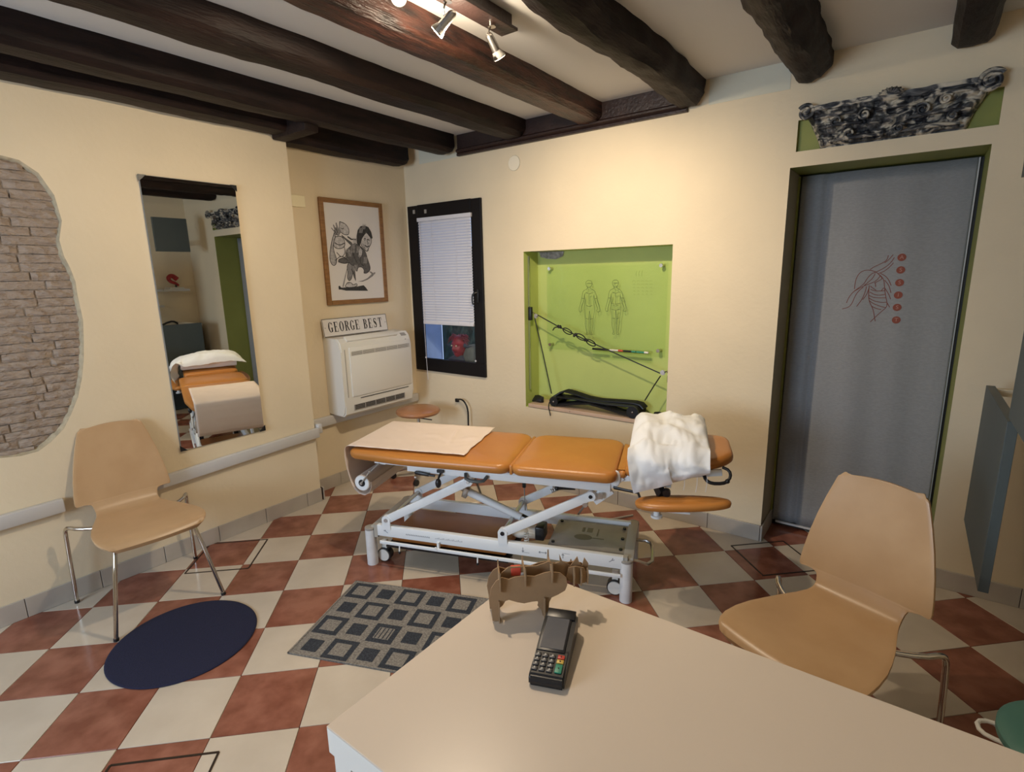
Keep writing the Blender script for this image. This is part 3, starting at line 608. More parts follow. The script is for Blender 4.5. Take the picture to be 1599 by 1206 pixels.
# framed drawing
t = thing('framed_drawing', 'framed graphite caricature of a stooping long-haired man, oak frame', 'picture', (.004, -.565, 1.798))
y0, y1, z0, z1 = -.8545, -.2785, 1.413, 2.186
ly, lz = -.565, 1.798
mb = MB(); fw = .034
for (ya, yb, za, zb) in ((y0, y0 + fw, z0, z1), (y1 - fw, y1, z0, z1), (y0 + fw, y1 - fw, z0, z0 + fw), (y0 + fw, y1 - fw, z1 - fw, z1)):
    mb.box((.010, (ya + yb) / 2 - ly, (za + zb) / 2 - lz), (.022, yb - ya, zb - za), bev=.003)
obj('frame', mb, 'picwood', t, smooth=False)
pp = obj('paper', MB().box((.008, (y0 + y1) / 2 - ly, (z0 + z1) / 2 - lz), (.008, y1 - y0 - .05, z1 - z0 - .05)), 'poster', t, smooth=False)
PIC = {
'hair': [(-0.5487, 1.8733), (-0.5457, 1.9269), (-0.5319, 1.9689), (-0.5026, 2.0001), (-0.4636, 2.0094), (-0.4261, 1.9983), (-0.402, 1.9632), (-0.3925, 1.9211), (-0.3992, 1.9086), (-0.4172, 1.9262), (-0.4385, 1.9495), (-0.453, 1.9596), (-0.4706, 1.936), (-0.4916, 1.9172), (-0.5048, 1.8987), (-0.5202, 1.8563), (-0.5386, 1.8617)] ,
'face': [(-0.4916, 1.9172), (-0.453, 1.9596), (-0.4351, 1.9436), (-0.4102, 1.9173), (-0.4043, 1.8962), (-0.4151, 1.8653), (-0.4368, 1.8434), (-0.4445, 1.8188), (-0.4594, 1.8106), (-0.481, 1.8271), (-0.5018, 1.8508), (-0.5115, 1.8685), (-0.5048, 1.8987)] ,
'coat': [(-0.6421, 1.8235), (-0.5989, 1.854), (-0.5674, 1.8727), (-0.524, 1.8562), (-0.4958, 1.8328), (-0.4711, 1.8091), (-0.4569, 1.7544), (-0.4351, 1.6929), (-0.4417, 1.665), (-0.4751, 1.6437), (-0.5062, 1.6441), (-0.4961, 1.6685), (-0.5169, 1.6931), (-0.555, 1.6932), (-0.5661, 1.6569), (-0.5799, 1.6691), (-0.5839, 1.7053), (-0.6136, 1.7053), (-0.6333, 1.7291), (-0.6709, 1.7171), (-0.7339, 1.7286), (-0.7244, 1.752), (-0.6589, 1.7644), (-0.6589, 1.7997)] ,
'shirt': [(-0.5214, 1.8442), (-0.497, 1.8207), (-0.5087, 1.7782), (-0.534, 1.7537), (-0.5468, 1.7777), (-0.5351, 1.8199)] ,
'sack': [(-0.7427, 1.9471), (-0.774, 1.8776), (-0.7949, 1.8086), (-0.8044, 1.7513), (-0.7914, 1.7111), (-0.7681, 1.7024), (-0.7491, 1.7169), (-0.742, 1.7518), (-0.7611, 1.8036), (-0.7638, 1.8437), (-0.7533, 1.8783), (-0.7364, 1.9075)] ,
'bundle': [(-0.7358, 1.9132), (-0.6859, 1.921), (-0.6603, 1.8931), (-0.6572, 1.8524), (-0.6883, 1.8283), (-0.7378, 1.8271), (-0.7603, 1.8438), (-0.7527, 1.884)] ,
'face2': [(-0.6895, 2.0241), (-0.6479, 2.0151), (-0.6214, 1.9935), (-0.6098, 1.9651), (-0.6163, 1.9356), (-0.6351, 1.929), (-0.6633, 1.9335), (-0.6836, 1.9442), (-0.6983, 1.9722)] ,
'hand': [(-0.7708, 1.974), (-0.7636, 1.9772), (-0.7386, 1.953), (-0.7512, 1.9977), (-0.744, 2.0009), (-0.7235, 1.9652), (-0.7268, 2.0133), (-0.7169, 2.0156), (-0.7051, 1.9747), (-0.6954, 2.0009), (-0.683, 1.95), (-0.7072, 1.9201), (-0.7346, 1.9247), (-0.7461, 1.947)] ,
'arm': [(-0.6847, 1.9326), (-0.6447, 1.9053), (-0.5965, 1.8777), (-0.5715, 1.831), (-0.5843, 1.7772), (-0.5995, 1.8481), (-0.6465, 1.8877), (-0.6794, 1.9155)] ,
'pipe': [(-0.6284, 1.9234), (-0.5939, 1.9043), (-0.5496, 1.903), (-0.5504, 1.8941), (-0.6021, 1.8952), (-0.6329, 1.9145)] ,
'leg': [(-0.637, 1.7291), (-0.5827, 1.7173), (-0.5949, 1.6692), (-0.6133, 1.6333), (-0.6237, 1.6033), (-0.6476, 1.5858), (-0.6635, 1.6101), (-0.6514, 1.6577), (-0.6588, 1.6934)] ,
'leg2': [(-0.5851, 1.6933), (-0.5833, 1.5965), (-0.5882, 1.5844), (-0.6034, 1.6211), (-0.6072, 1.6573)] ,
'shoes': [(-0.6876, 1.5509), (-0.6628, 1.5801), (-0.6267, 1.5732), (-0.6136, 1.5547), (-0.5822, 1.569), (-0.5724, 1.5535), (-0.5924, 1.5419), (-0.645, 1.5375), (-0.6813, 1.5417)] ,
'base': [(-0.7488, 1.5497), (-0.7375, 1.5553), (-0.7248, 1.5401), (-0.6815, 1.5399), (-0.6303, 1.537), (-0.515, 1.5519), (-0.4935, 1.5326), (-0.4739, 1.507), (-0.6177, 1.5135), (-0.6839, 1.5159), (-0.7263, 1.5253), (-0.7476, 1.526)] ,
'blade': [(-0.5657, 1.5827), (-0.5192, 1.589), (-0.4708, 1.6065), (-0.4284, 1.6369), (-0.4504, 1.6558), (-0.4344, 1.6588), (-0.4156, 1.6461), (-0.391, 1.6521), (-0.3894, 1.6427), (-0.4222, 1.6181), (-0.472, 1.5941), (-0.5201, 1.5798)] ,
'cane': [(-0.66, 1.6816), (-0.6527, 1.6815), (-0.7027, 1.5453), (-0.7135, 1.5457)] ,
}
order = [('sack', 'g4'), ('bundle', 'g5'), ('face2', 'g5'), ('hand', 'g3'), ('cane', 'g3'), ('leg', 'g3'), ('leg2', 'g2'), ('base', 'g1'), ('shoes', 'g5'), ('coat', 'g2'), ('arm', 'g2'), ('pipe', 'g1'), ('shirt', 'g5'), ('blade', 'g3'), ('face', 'g5'), ('hair', 'g1')]
for k, (nme, gm) in enumerate(order):
    pts = PIC[nme]; xx = .0124 + k * .00012
    mb = MB(); mb.poly([(xx, y - ly, z - lz) for y, z in pts]); sh = obj('drawn_shape', mb, gm, pp, smooth=False)
    if nme in ('face2', 'bundle', 'sack', 'shoes', 'shirt', 'face', 'coat', 'leg'):
        mb = MB(); ribbon(mb, pts + [pts[0]], .005, lambda p: (xx + .00005, p.x - ly, p.y - lz)); obj('drawn_line', mb, 'g1', pp, smooth=False)
mb = MB(); P = lambda p: (.0150, p.x - ly, p.y - lz)
for l, wd in (([(-.452, 1.900), (-.440, 1.905), (-.428, 1.898)], .007), ([(-.478, 1.905), (-.470, 1.912), (-.460, 1.906)], .007), ([(-.452, 1.893), (-.445, 1.893)], .006), ([(-.474, 1.897), (-.466, 1.898)], .006),
              ([(-.450, 1.890), (-.438, 1.872), (-.450, 1.868)], .004), ([(-.478, 1.860), (-.455, 1.845), (-.432, 1.856)], .008), ([(-.492, 1.87), (-.486, 1.85), (-.472, 1.835)], .004), ([(-.455, 1.825), (-.447, 1.822)], .006),
              ([(-.69, 1.98), (-.67, 1.97), (-.66, 1.98)], .004), ([(-.75, 1.87), (-.71, 1.85), (-.66, 1.87)], .006), ([(-.74, 1.80), (-.70, 1.76), (-.66, 1.80), (-.67, 1.85)], .005), ([(-.76, 1.74), (-.70, 1.78), (-.64, 1.74)], .005),
              ([(-.60, 1.84), (-.59, 1.78), (-.56, 1.72)], .006), ([(-.53, 1.78), (-.53, 1.72), (-.50, 1.70)], .006), ([(-.62, 1.68), (-.60, 1.63)], .005), ([(-.73, 1.98), (-.715, 1.94)], .004), ([(-.745, 1.96), (-.725, 1.93)], .004)): ribbon(mb, l, wd, P)
obj('drawn_line', mb, 'g1', pp, smooth=False)
mb = MB()
for (u, v, l) in ((-.61, 1.80, .06), (-.64, 1.77, .05), (-.50, 1.72, .05), (-.59, 1.86, .05), (-.52, 1.95, .04), (-.49, 1.98, .04), (-.60, 1.66, .05), (-.66, 1.80, .03), (-.56, 1.80, .05)):
    for k in range(5): ribbon(mb, [(u + k * .007, v), (u + k * .007 + .012, v + l)], .003, lambda p: (.0152, p.x - ly, p.y - lz))
obj('hatching', mb, 'g4', pp, smooth=False, kind='stuff')

# air conditioner
AY0, AY1, AZ0, AZ1 = -.915, -.228, .585, 1.178
t = thing('air_conditioner', 'white floor-type air conditioner hung low on the alcove wall', 'air conditioner', (0, (AY0 + AY1) / 2, AZ0))
wd = AY1 - AY0; ht = AZ1 - AZ0
prof = [(.003, 0), (.17, .0), (.195, .02), (.205, .09), (.205, ht - .10), (.195, ht - .035), (.165, ht - .004), (.003, ht)]
mb = MB(); V = [[mb.bm.verts.new((x, y, z)) for x, z in prof] for y in (-wd / 2, -wd / 2 + .0, wd / 2)]
V = [V[0], V[2]]
for j in range(len(prof)): k = (j + 1) % len(prof); mb.bm.faces.new((V[0][j], V[1][j], V[1][k], V[0][k]))
mb.bm.faces.new(V[0]); mb.bm.faces.new(V[1][::-1])
bmesh.ops.bevel(mb.bm, geom=[e for e in mb.bm.edges if abs(e.verts[0].co.y) > wd / 2 - .001 and abs(e.verts[1].co.y) > wd / 2 - .001 and e.verts[0].co.x > .1 and abs(e.verts[0].co.y - e.verts[1].co.y) < .001], offset=.010, segments=2, affect='EDGES')
body = obj('casing', mb, 'offwhite', t, angle=35)
obj('front_panel', MB().box((.2075, .025, .335), (.012, wd - .095, .375), bev=.005), 'offwhite', t)
obj('air_flap', MB().box((.175, -.03, ht - .012), (.05, wd - .20, .018), rot=('Y', math.radians(38)), bev=.003), 'offwhite', t)
obj('control_pad', MB().box((.188, wd / 2 - .065, ht - .026), (.03, .05, .004), rot=('Y', math.radians(40))).box((.205, wd / 2 - .055, ht - .068), (.004, .012, .006)), 'greyplastic', t, smooth=False)
obj('upper_grille', MB().box((.2145, .03, .475), (.002, wd - .115, .030)), 'greyplastic', t, smooth=False)
mb = MB()
for k in range(6): mb.box((.2158, -.27 + k * .115, .475), (.0015, .003, .030))
for k in range(4): mb.box((.2158, .03, .464 + k * .0075), (.0015, wd - .115, .0015))
obj('grille_rib', mb, 'offwhite', t, smooth=False)
obj('shadow_gap', MB().box((.2072, .045, .128), (.003, wd - .20, .005)), 'black', t, smooth=False)
obj('shadow_gap', MB().box((.206, -wd / 2 + .035, .33), (.003, .005, .36)), 'greyplastic', t, smooth=False)
gr = obj('outlet_slot', MB().box((.2035, -.01, .064), (.004, .50, .040)), 'black', t, smooth=False)
mb = MB()
for k in range(4): mb.box((.2065, -.01, .049 + k * .0105), (.004, .50, .0022))
for k in range(6): mb.box((.207, -.26 + k * .1, .064), (.004, .006, .042))
obj('outlet_rib', mb, 'greyplastic', gr, smooth=False)

# name plaque standing on the unit
t = thing('lettered_plaque', 'white plaque with black serif letters GEORGE BEST standing on the air conditioner', 'sign', (.052, -.632, 1.182))
R15 = Matrix.Rotation(math.radians(-9), 4, 'Y')
def PT(x, y, z): return R15 @ Vector((x, y, z))
mb = MB(); mb.box((0, 0, .068), (.008, .605, .134), T=R15, bev=.001); pl_ = obj('board', mb, 'poster', t, smooth=False)
mb = MB()
for c, d in (((.0045, 0, .1325), (.001, .603, .0035)), ((.0045, 0, .004), (.001, .603, .003)), ((.0045, -.3, .068), (.001, .003, .13)), ((.0045, .3, .068), (.001, .003, .13))): mb.box(c, d, T=R15)
mb.cyl(PT(.0045, -.284, .068), PT(.0055, -.284, .068), .003, n=10); mb.cyl(PT(.0045, .284, .068), PT(.0055, .284, .068), .003, n=10)
obj('border', mb, 'ink', pl_, smooth=False)
def glyph(mb, ch, u0, hgt, w_):
    F = lambda p: PT(.0050, u0 + p[0] * w_, .033 + p[1] * hgt)
    th, tn = .26, .055
    def R(a, b, c, d): mb.bm.faces.new([mb.bm.verts.new(F(p)) for p in ((a, b), (c, b), (c, d), (a, d))])
    def ring(cx, cy, rx, ry, ix, iy, a0, a1):
        n = 24; L = []
        for k in range(n + 1):
            a = math.radians(a0 + (a1 - a0) * k / n); L.append((mb.bm.verts.new(F((cx + rx * math.cos(a), cy + ry * math.sin(a)))), mb.bm.verts.new(F((cx + ix * math.cos(a), cy + iy * math.sin(a))))))
        for a, b in zip(L, L[1:]): mb.bm.faces.new((a[0], b[0], b[1], a[1]))
    if ch == 'O': ring(.5, .5, .47, .51, .22, .455, 0, 360)
    if ch == 'G': ring(.5, .5, .47, .51, .22, .455, 38, 322); R(.66, .04, .90, .42); R(.52, .40, 1.0, .45); R(.84, .66, .90, .97)
    if ch == 'E': R(.12, .02, .12 + th, .98); R(0, .94, .88, 1); R(0, 0, .92, .06); R(.3, .48, .66, .54); R(.82, .70, .88, 1); R(.86, 0, .92, .32); R(.61, .38, .66, .64)
    if ch == 'T': R(.37, .02, .63, .98); R(.02, .94, .98, 1); R(.02, .70, .08, 1); R(.92, .70, .98, 1); R(.22, 0, .78, .05)
    if ch == 'R': R(.12, .02, .12 + th, .98); R(0, 0, .5, .05); R(0, .95, .5, 1); ring(.45, .74, .42, .26, .18, .205, -90, 90); R(.3, .48, .46, .53); mb.bm.faces.new([mb.bm.verts.new(F(p)) for p in ((.42, .50), (.66, .50), (1.02, 0), (.78, 0))])
    if ch == 'B': R(.12, .02, .12 + th, .98); R(0, 0, .5, .05); R(0, .95, .5, 1); ring(.45, .75, .38, .25, .14, .20, -90, 90); ring(.45, .26, .45, .27, .20, .21, -90, 90); R(.3, .48, .46, .53)
    if ch == 'S':
        sp = [(.80, .78, .05), (.66, .94, .07), (.45, .96, .09), (.25, .88, .16), (.22, .72, .22), (.38, .57, .26), (.62, .45, .28), (.74, .28, .24), (.66, .10, .15), (.45, .03, .08), (.24, .08, .06), (.12, .26, .05)]
        L = []
        for i, (x, y, tk) in enumerate(sp):
            a = sp[max(i - 1, 0)]; b = sp[min(i + 1, len(sp) - 1)]; dx, dy = b[0] - a[0], b[1] - a[1]; l = math.hypot(dx, dy); nx, ny = -dy / l, dx / l
            L.append((mb.bm.verts.new(F((x + nx * tk / 2, y + ny * tk / 2))), mb.bm.verts.new(F((x - nx * tk / 2, y - ny * tk / 2)))))
        for a, b in zip(L, L[1:]): mb.bm.faces.new((a[0], b[0], b[1], a[1]))
        R(.76, .68, .82, 1.0); R(.10, 0, .16, .32)
u = -.258
for ch_ in 'GEORGE BEST':
    if ch_ == ' ': u += .028; continue
    mb = MB(); glyph(mb, ch_, u, .075, .041); obj('letter', mb, 'ink', pl_, smooth=False); u += .0488

# carved relief on the recess over the doorway
t = thing('carved_capital_relief', 'carved capital relief with scrolls, patinated black and bone, over the doorway', 'relief', (3.34, -.0, 2.31))
mb = MB(); NX, NZ = 170, 56
def relief(u, v):
    # v 0 bottom .. 1 top ; trapezoid flaring upwards
    wl_ = .285 + (.375 - .285) * v ** 1.2; xc = (u - .5) * 2; x = xc * wl_; z = -.105 + .195 * v
    d = .035 + .045 * v ** 1.5
    rowv = v * 3.2; r = rowv - math.floor(rowv)
    leaf = abs(math.sin((xc * 5.5 + (math.floor(rowv) % 2) * .5) * PI)) ** .6
    d += .022 * leaf * math.sin(min(r * 1.15, 1) * PI) ** .7
    d += .010 * noise.noise(Vector((x * 34, z * 60, 2))) + .006 * noise.noise(Vector((x * 80, z * 130, 7)))
    d += .010 * math.sin(xc * 60) * (leaf > .5) * (.3 if v < .8 else 0)
    if v > .86: d = .088 + .006 * noise.noise(Vector((x * 20, z * 20, 0)))
    if v < .05: d = .02
    e = min(1, (1 - abs(xc)) * 14); d *= e ** .5
    return Vector((x, -d + .022, z + .008 * noise.noise(Vector((x * 12, 0, z * 9)))))
V = mb.grid(relief, NX, NZ)
main = obj('acanthus_block', mb, 'patina', t, angle=60)
def scroll(name, c, R0, turns, wd_, sx):
    mb = MB(); pts = []; n = 60
    for i in range(n + 1):
        k = i / n; a = k * turns * 2 * PI; r = R0 * (1 - k) ** .8 + .004
        pts.append((c[0] + sx * r * math.cos(a + .6), c[1] - k * .022, c[2] + r * math.sin(a + .6)))
    mb.tube(pts, lambda k: wd_ * (1 - .35 * k), n=10); mb.sph(c, R0 * .85, (1, .35, 1), n=16); return obj(name, mb, 'patina', t)
scroll('corner_scroll', (-.352, -.055, .066), .034, 1.8, .0095, -1)
scroll('corner_scroll', (.345, -.060, .066), .042, 2.0, .0105, 1)
mb = MB(); mb.sph((-.005, -.055, .083), .040, (1.25, .7, .75), n=20)
for k in range(9): a = PI * k / 8; mb.tube([(-.005, -.07, .080), (-.005 + .03 * math.cos(a), -.088, .082 + .018 * math.sin(a)), (-.005 + .05 * math.cos(a), -.07, .083 + .028 * math.sin(a))], lambda q_: .007 * (1 - q_ * .6), n=6)
obj('central_rosette', mb, 'patina', t)
for k, (x, z, r, sx) in enumerate([(-.22, .0, .022, -1), (-.10, .01, .024, 1), (.12, -.005, .024, -1), (.20, .02, .020, 1), (.04, -.07, .018, 1), (-.16, -.065, .018, -1), (.23, -.05, .018, 1)]):
    scroll('leaf_curl', (x, -.062 - .012 * (z > 0), z), r, 1.4, .006, sx)
mb = MB()
for (x0, x1, z) in ((-.29, -.11, -.018), (-.06, .10, .022), (.06, .29, -.030), (-.24, -.02, -.086), (.04, .26, -.084), (-.31, -.13, .03), (.12, .31, .045)):
    mb.tube([(x0, -.058, z), ((x0 + x1) / 2, -.070, z + .006), (x1, -.058, z)], lambda q_: .008 * math.sin(PI * min(max(q_, .08), .92)) + .002, n=8, smooth=1)
obj('reeded_band', mb, 'patina', t)

# ---------------------------------------------------------------- niche
BODY = [[(1.662, 1.561), (1.68, 1.556), (1.688, 1.542), (1.683, 1.523), (1.672, 1.512), (1.663, 1.509), (1.653, 1.512), (1.642, 1.523), (1.636, 1.542), (1.644, 1.556), (1.662, 1.561)], [(1.644, 1.539), (1.681, 1.539)], [(1.653, 1.512), (1.652, 1.501), (1.623, 1.49), (1.611, 1.472), (1.607, 1.434), (1.593, 1.39), (1.584, 1.359)], [(1.674, 1.512), (1.675, 1.501), (1.703, 1.491), (1.718, 1.472), (1.726, 1.435), (1.741, 1.392), (1.75, 1.362)], [(1.627, 1.45), (1.623, 1.412), (1.609, 1.384), (1.603, 1.359)], [(1.704, 1.451), (1.711, 1.413), (1.725, 1.386), (1.733, 1.362)], [(1.584, 1.359), (1.583, 1.343), (1.596, 1.334), (1.608, 1.344), (1.603, 1.359)], [(1.733, 1.362), (1.724, 1.346), (1.738, 1.338), (1.754, 1.347), (1.75, 1.362)], [(1.627, 1.461), (1.633, 1.423), (1.63, 1.385), (1.627, 1.346), (1.636, 1.291), (1.635, 1.242), (1.65, 1.187)], [(1.704, 1.461), (1.7, 1.424), (1.704, 1.386), (1.71, 1.348), (1.698, 1.293), (1.7, 1.244), (1.686, 1.188)], [(1.667, 1.345), (1.665, 1.292), (1.663, 1.237), (1.661, 1.187)], [(1.669, 1.345), (1.674, 1.293), (1.673, 1.238), (1.676, 1.188)], [(1.65, 1.187), (1.64, 1.174), (1.661, 1.174), (1.661, 1.187)], [(1.686, 1.188), (1.697, 1.177), (1.676, 1.175), (1.676, 1.188)], [(1.64, 1.475), (1.664, 1.464), (1.691, 1.475)], [(1.664, 1.464), (1.665, 1.391)], [(1.643, 1.385), (1.667, 1.374), (1.69, 1.386)], [(1.641, 1.292), (1.662, 1.287)], [(1.676, 1.287), (1.696, 1.293)], [(1.607, 1.434), (1.624, 1.432)], [(1.71, 1.433), (1.726, 1.435)], [(1.866, 1.562), (1.883, 1.557), (1.891, 1.544), (1.886, 1.525), (1.876, 1.515), (1.867, 1.511), (1.858, 1.515), (1.847, 1.525), (1.842, 1.544), (1.849, 1.557), (1.866, 1.562)], [(1.849, 1.541), (1.884, 1.54)], [(1.858, 1.515), (1.857, 1.504), (1.83, 1.494), (1.819, 1.476), (1.816, 1.439), (1.803, 1.396), (1.795, 1.366)], [(1.878, 1.515), (1.879, 1.504), (1.905, 1.495), (1.919, 1.476), (1.927, 1.44), (1.942, 1.399), (1.95, 1.37)], [(1.835, 1.455), (1.831, 1.418), (1.818, 1.391), (1.813, 1.367)], [(1.906, 1.455), (1.914, 1.419), (1.927, 1.393), (1.935, 1.369)], [(1.795, 1.366), (1.794, 1.351), (1.806, 1.343), (1.818, 1.352), (1.813, 1.367)], [(1.935, 1.369), (1.927, 1.354), (1.94, 1.346), (1.954, 1.355), (1.95, 1.37)], [(1.835, 1.465), (1.84, 1.429), (1.838, 1.392), (1.836, 1.354), (1.845, 1.301), (1.845, 1.253), (1.859, 1.2)], [(1.906, 1.466), (1.903, 1.429), (1.908, 1.393), (1.913, 1.356), (1.903, 1.303), (1.905, 1.255), (1.893, 1.202)], [(1.873, 1.353), (1.872, 1.302), (1.87, 1.249), (1.869, 1.2)], [(1.875, 1.353), (1.88, 1.302), (1.88, 1.249), (1.883, 1.201)], [(1.859, 1.2), (1.849, 1.188), (1.869, 1.187), (1.869, 1.2)], [(1.893, 1.202), (1.903, 1.19), (1.883, 1.188), (1.883, 1.201)], [(1.846, 1.479), (1.869, 1.469), (1.894, 1.479)], [(1.869, 1.469), (1.871, 1.397)], [(1.85, 1.392), (1.872, 1.382), (1.894, 1.393)], [(1.849, 1.301), (1.869, 1.297)], [(1.882, 1.297), (1.901, 1.303)], [(1.816, 1.439), (1.832, 1.437)], [(1.912, 1.438), (1.927, 1.44)], [(1.836, 1.404), (1.871, 1.394), (1.905, 1.405)], [(1.84, 1.362), (1.872, 1.354), (1.904, 1.363)]]
t = thing('acrylic_wall_board', 'clear acrylic board printed with front and back body outlines, on studs in the green niche', 'board', (1.77, .152, 1.362))
ox, oz = 1.77, 1.362
obj('acrylic_sheet', MB().box((0, 0, 0), (.925, .005, .624)), 'acrylic', t, smooth=False)
for x, z in ((1.336, 1.648), (2.190, 1.650), (1.340, 1.085), (2.190, 1.095)):
    mb = MB(); mb.cyl((x - ox, -.012, z - oz), (x - ox, .033, z - oz), .010, n=18); mb.cyl((x - ox, -.018, z - oz), (x - ox, -.012, z - oz), .012, .013, n=18); obj('standoff_stud', mb, 'chrome', t)
for k in range(2):
    mb = MB()
    for l in BODY[k * 21:(k + 1) * 21] if k == 0 else BODY[21:]: ribbon(mb, l, .0028, lambda p: (p.x - ox, -.0034, p.y - oz))
    obj('body_outline', mb, 'olink', t, smooth=False, label=('printed body outline seen from the front', 'printed body outline seen from the back')[k])
mb = MB()
for r in range(3): ribbon(mb, [(2.02 + r * .02, 1.62), (2.015 + r * .02, 1.60), (2.018 + r * .02, 1.585)], .0022, lambda p: (p.x - ox, -.0034, p.y - oz))
for r in range(5):
    for k in range(5): ribbon(mb, [(1.99 + k * .03 + r * .003, 1.55 - r * .022), (2.005 + k * .03, 1.558 - r * .022), (2.012 + k * .03, 1.547 - r * .022)], .0012, lambda p: (p.x - ox, -.0034, p.y - oz))
obj('faint_scribble', mb, mat('faint_ink', (.20, .27, .06), .8), t, smooth=False, label='faint wiped marker scribbles')
t = thing('acrylic_pen_tray', 'clear acrylic pen ledge under the body outline board', 'tray', (1.92, .14, 1.04))
obj('ledge', MB().box((0, -.012, .03), (.44, .05, .003)).box((0, .010, 0), (.44, .003, .065)), 'acrylic', t, smooth=False)
for k, (x0, x1, m1, m2, lab) in enumerate([(1.71, 1.83, 'black', 'black', 'black marker pen at the left end of the acrylic ledge'), (1.845, 1.945, 'offwhite', 'red', 'white marker pen with red cap on the acrylic ledge'), (1.95, 2.04, 'black', 'greenkey', 'black marker pen with green cap on the acrylic ledge'), (2.045, 2.13, 'greenkey', 'offwhite', 'green marker pen with white cap at the right end of the ledge')]):
    tt = thing('marker_pen', lab, 'pen', (x0, .125, 1.079), 0, 'marker pens on the acrylic ledge'); L = x1 - x0
    obj('barrel', MB().cyl((0, 0, 0), (L * .66, 0, 0), .007, n=12), m1, tt); obj('cap', MB().cyl((L * .66, 0, 0), (L, 0, 0), .0078, .0065, n=12), m2, tt)
# sill board
o = obj('sill_board', MB().box((1.77, .088, .628), (1.075, .19, .026), bev=.003), 'sillwood', smooth=False); tagit(o, 'pale wooden board lying on the niche sill', 'board')
mb = MB()
for x in (1.46, 1.60): mb.cyl((x, -.0075, .627), (x, -.006, .627), .003, n=8)
obj('screw', mb, 'black', o)
# pulley exerciser
t = thing('pulley_exerciser', 'black rope pulley exerciser strung across the green niche', 'pulley', (1.213, .05, .74))
def L_(p): return (p[0] - 1.213, p[1] - .05, p[2] - .74)
mb = MB(); mb.box((0.002, 0, .50), (.008, .016, 1.0)); 
obj('wall_rail', mb, 'steel', t, smooth=False)
mb = MB(); mb.box((.014, -.004, .582), (.026, .030, .10), bev=.004); obj('slider_block', mb, 'black', t)
def pulley(c):
    mb = MB(); c = Vector(L_(c))
    mb.cyl(c + Vector((0, -.004, 0)), c + Vector((0, .004, 0)), .017, n=20); mb.cyl(c + Vector((0, -.010, 0)), c + Vector((0, -.006, 0)), .013, n=16); mb.cyl(c + Vector((0, -.014, 0)), c + Vector((0, .010, 0)), .004, n=10)
    return obj('pulley_wheel', mb, 'steel', t)
pulley((1.275, .05, 1.305)); pulley((2.262, .05, .968))
mb = MB(); mb.tube([L_(p) for p in ((1.235, .05, 1.325), (1.25, .05, 1.33), (1.268, .05, 1.318))], .004, n=6); mb.tube([L_(p) for p in ((2.305, .05, .972), (2.29, .045, .98), (2.272, .05, .970))], .004, n=6); mb.sph(L_((2.295, .05, .975)), .008, n=8); obj('hook', mb, 'chrome', t)
mb = MB(); mb.box(L_((2.303, .05, .93)), (.016, .02, .045), bev=.003); obj('anchor', mb, 'black', t)
mb = MB(); mb.tube([L_(p) for p in ((1.285, .05, 1.315), (1.485, .05, 1.228), (1.65, .05, 1.166), (1.749, .05, 1.131), (1.891, .05, 1.082), (2.245, .05, .962))], .0042, n=7)
mb.tube([L_(p) for p in ((1.262, .05, 1.295), (1.335, .05, 1.02), (1.415, .04, .73))], .0042, n=7)
mb.tube([L_(p) for p in ((2.248, .05, .945), (2.21, .045, .88), (2.150, .04, .77))], .0042, n=7)
for (c, s) in (((1.545, .05, 1.204), 1), ((1.655, .05, 1.168), -1), ((1.735, .05, 1.132), 1)):
    pts = [(c[0] + .042 * math.cos(a) * .86 + .014 * math.sin(a) * .5, c[1], c[2] - .042 * math.cos(a) * .36 + .016 * math.sin(a)) for a in [k * 2 * PI / 18 for k in range(18)]]
    mb.tube([L_(p) for p in pts], .0042, n=6, closed=True)
for c in ((1.475, 1.232), (1.605, 1.18), (1.695, 1.15)): 
    for k in range(5): mb.sph(L_((c[0] + random.uniform(-.015, .015), .048 + random.uniform(-.006, .006), c[1] + random.uniform(-.008, .008))), .009, n=8)
mb.tube([L_(p) for p in ((1.475, .048, 1.232), (1.44, .045, 1.228), (1.425, .045, 1.205))], .0045, n=6, smooth=1)
obj('rope', mb, 'black', t)
# spools with elastic cord
t = thing('elastic_cord_spools', 'black elastic cord wound round two spools on the niche sill', 'exerciser', (1.75, .05, .641))
ox, oy, oz = 1.75, .05, .641
SL, SR = Vector((1.452 - ox, 0, .040)), Vector((2.078 - ox, 0, .044))
for c, r in ((SL, .036), (SR, .042)):
    mb = MB(); mb.cyl(c + Vector((0, -.045, 0)), c + Vector((0, -.030, 0)), r, n=28); mb.cyl(c + Vector((0, .085, 0)), c + Vector((0, .095, 0)), r, n=28); mb.cyl(c + Vector((0, -.03, 0)), c + Vector((0, .09, 0)), r * .6, n=20)
    s_ = obj('spool', mb, 'black', t); obj('hub_bolt', MB().sph(c + Vector((0, -.047, 0)), .007, (1, .6, 1), n=10), 'chrome', s_)
for k in range(7):
    y = -.028 + k * .0165; a = SL + Vector((0, y, 0)); b = SR + Vector((0, y, 0)); r = .030; pts = []
    m_ = (a + b) / 2 + Vector((.07, 0, .012))
    for j in range(7): an = PI / 2 + PI * j / 6; pts.append(a + Vector((r * math.cos(an), 0, r * math.sin(an))))
    pts.append(m_ + Vector((-.10, .004 * (k % 2), .002 + .006 * (k % 3)))); 
    for j in range(7): an = -PI / 2 + PI * j / 6; pts.append(b + Vector(((r + .006) * math.cos(an), 0, (r + .006) * math.sin(an))))
    pts.append(m_ + Vector((.05, .004, .014 + .002 * k)))
    pts.append(a * .55 + m_ * .45 + Vector((0, 0, .030)))
    mb = MB(); mb.tube(pts, .0065, n=7, closed=True); obj('elastic_cord', mb, 'black', t)
mb = MB()
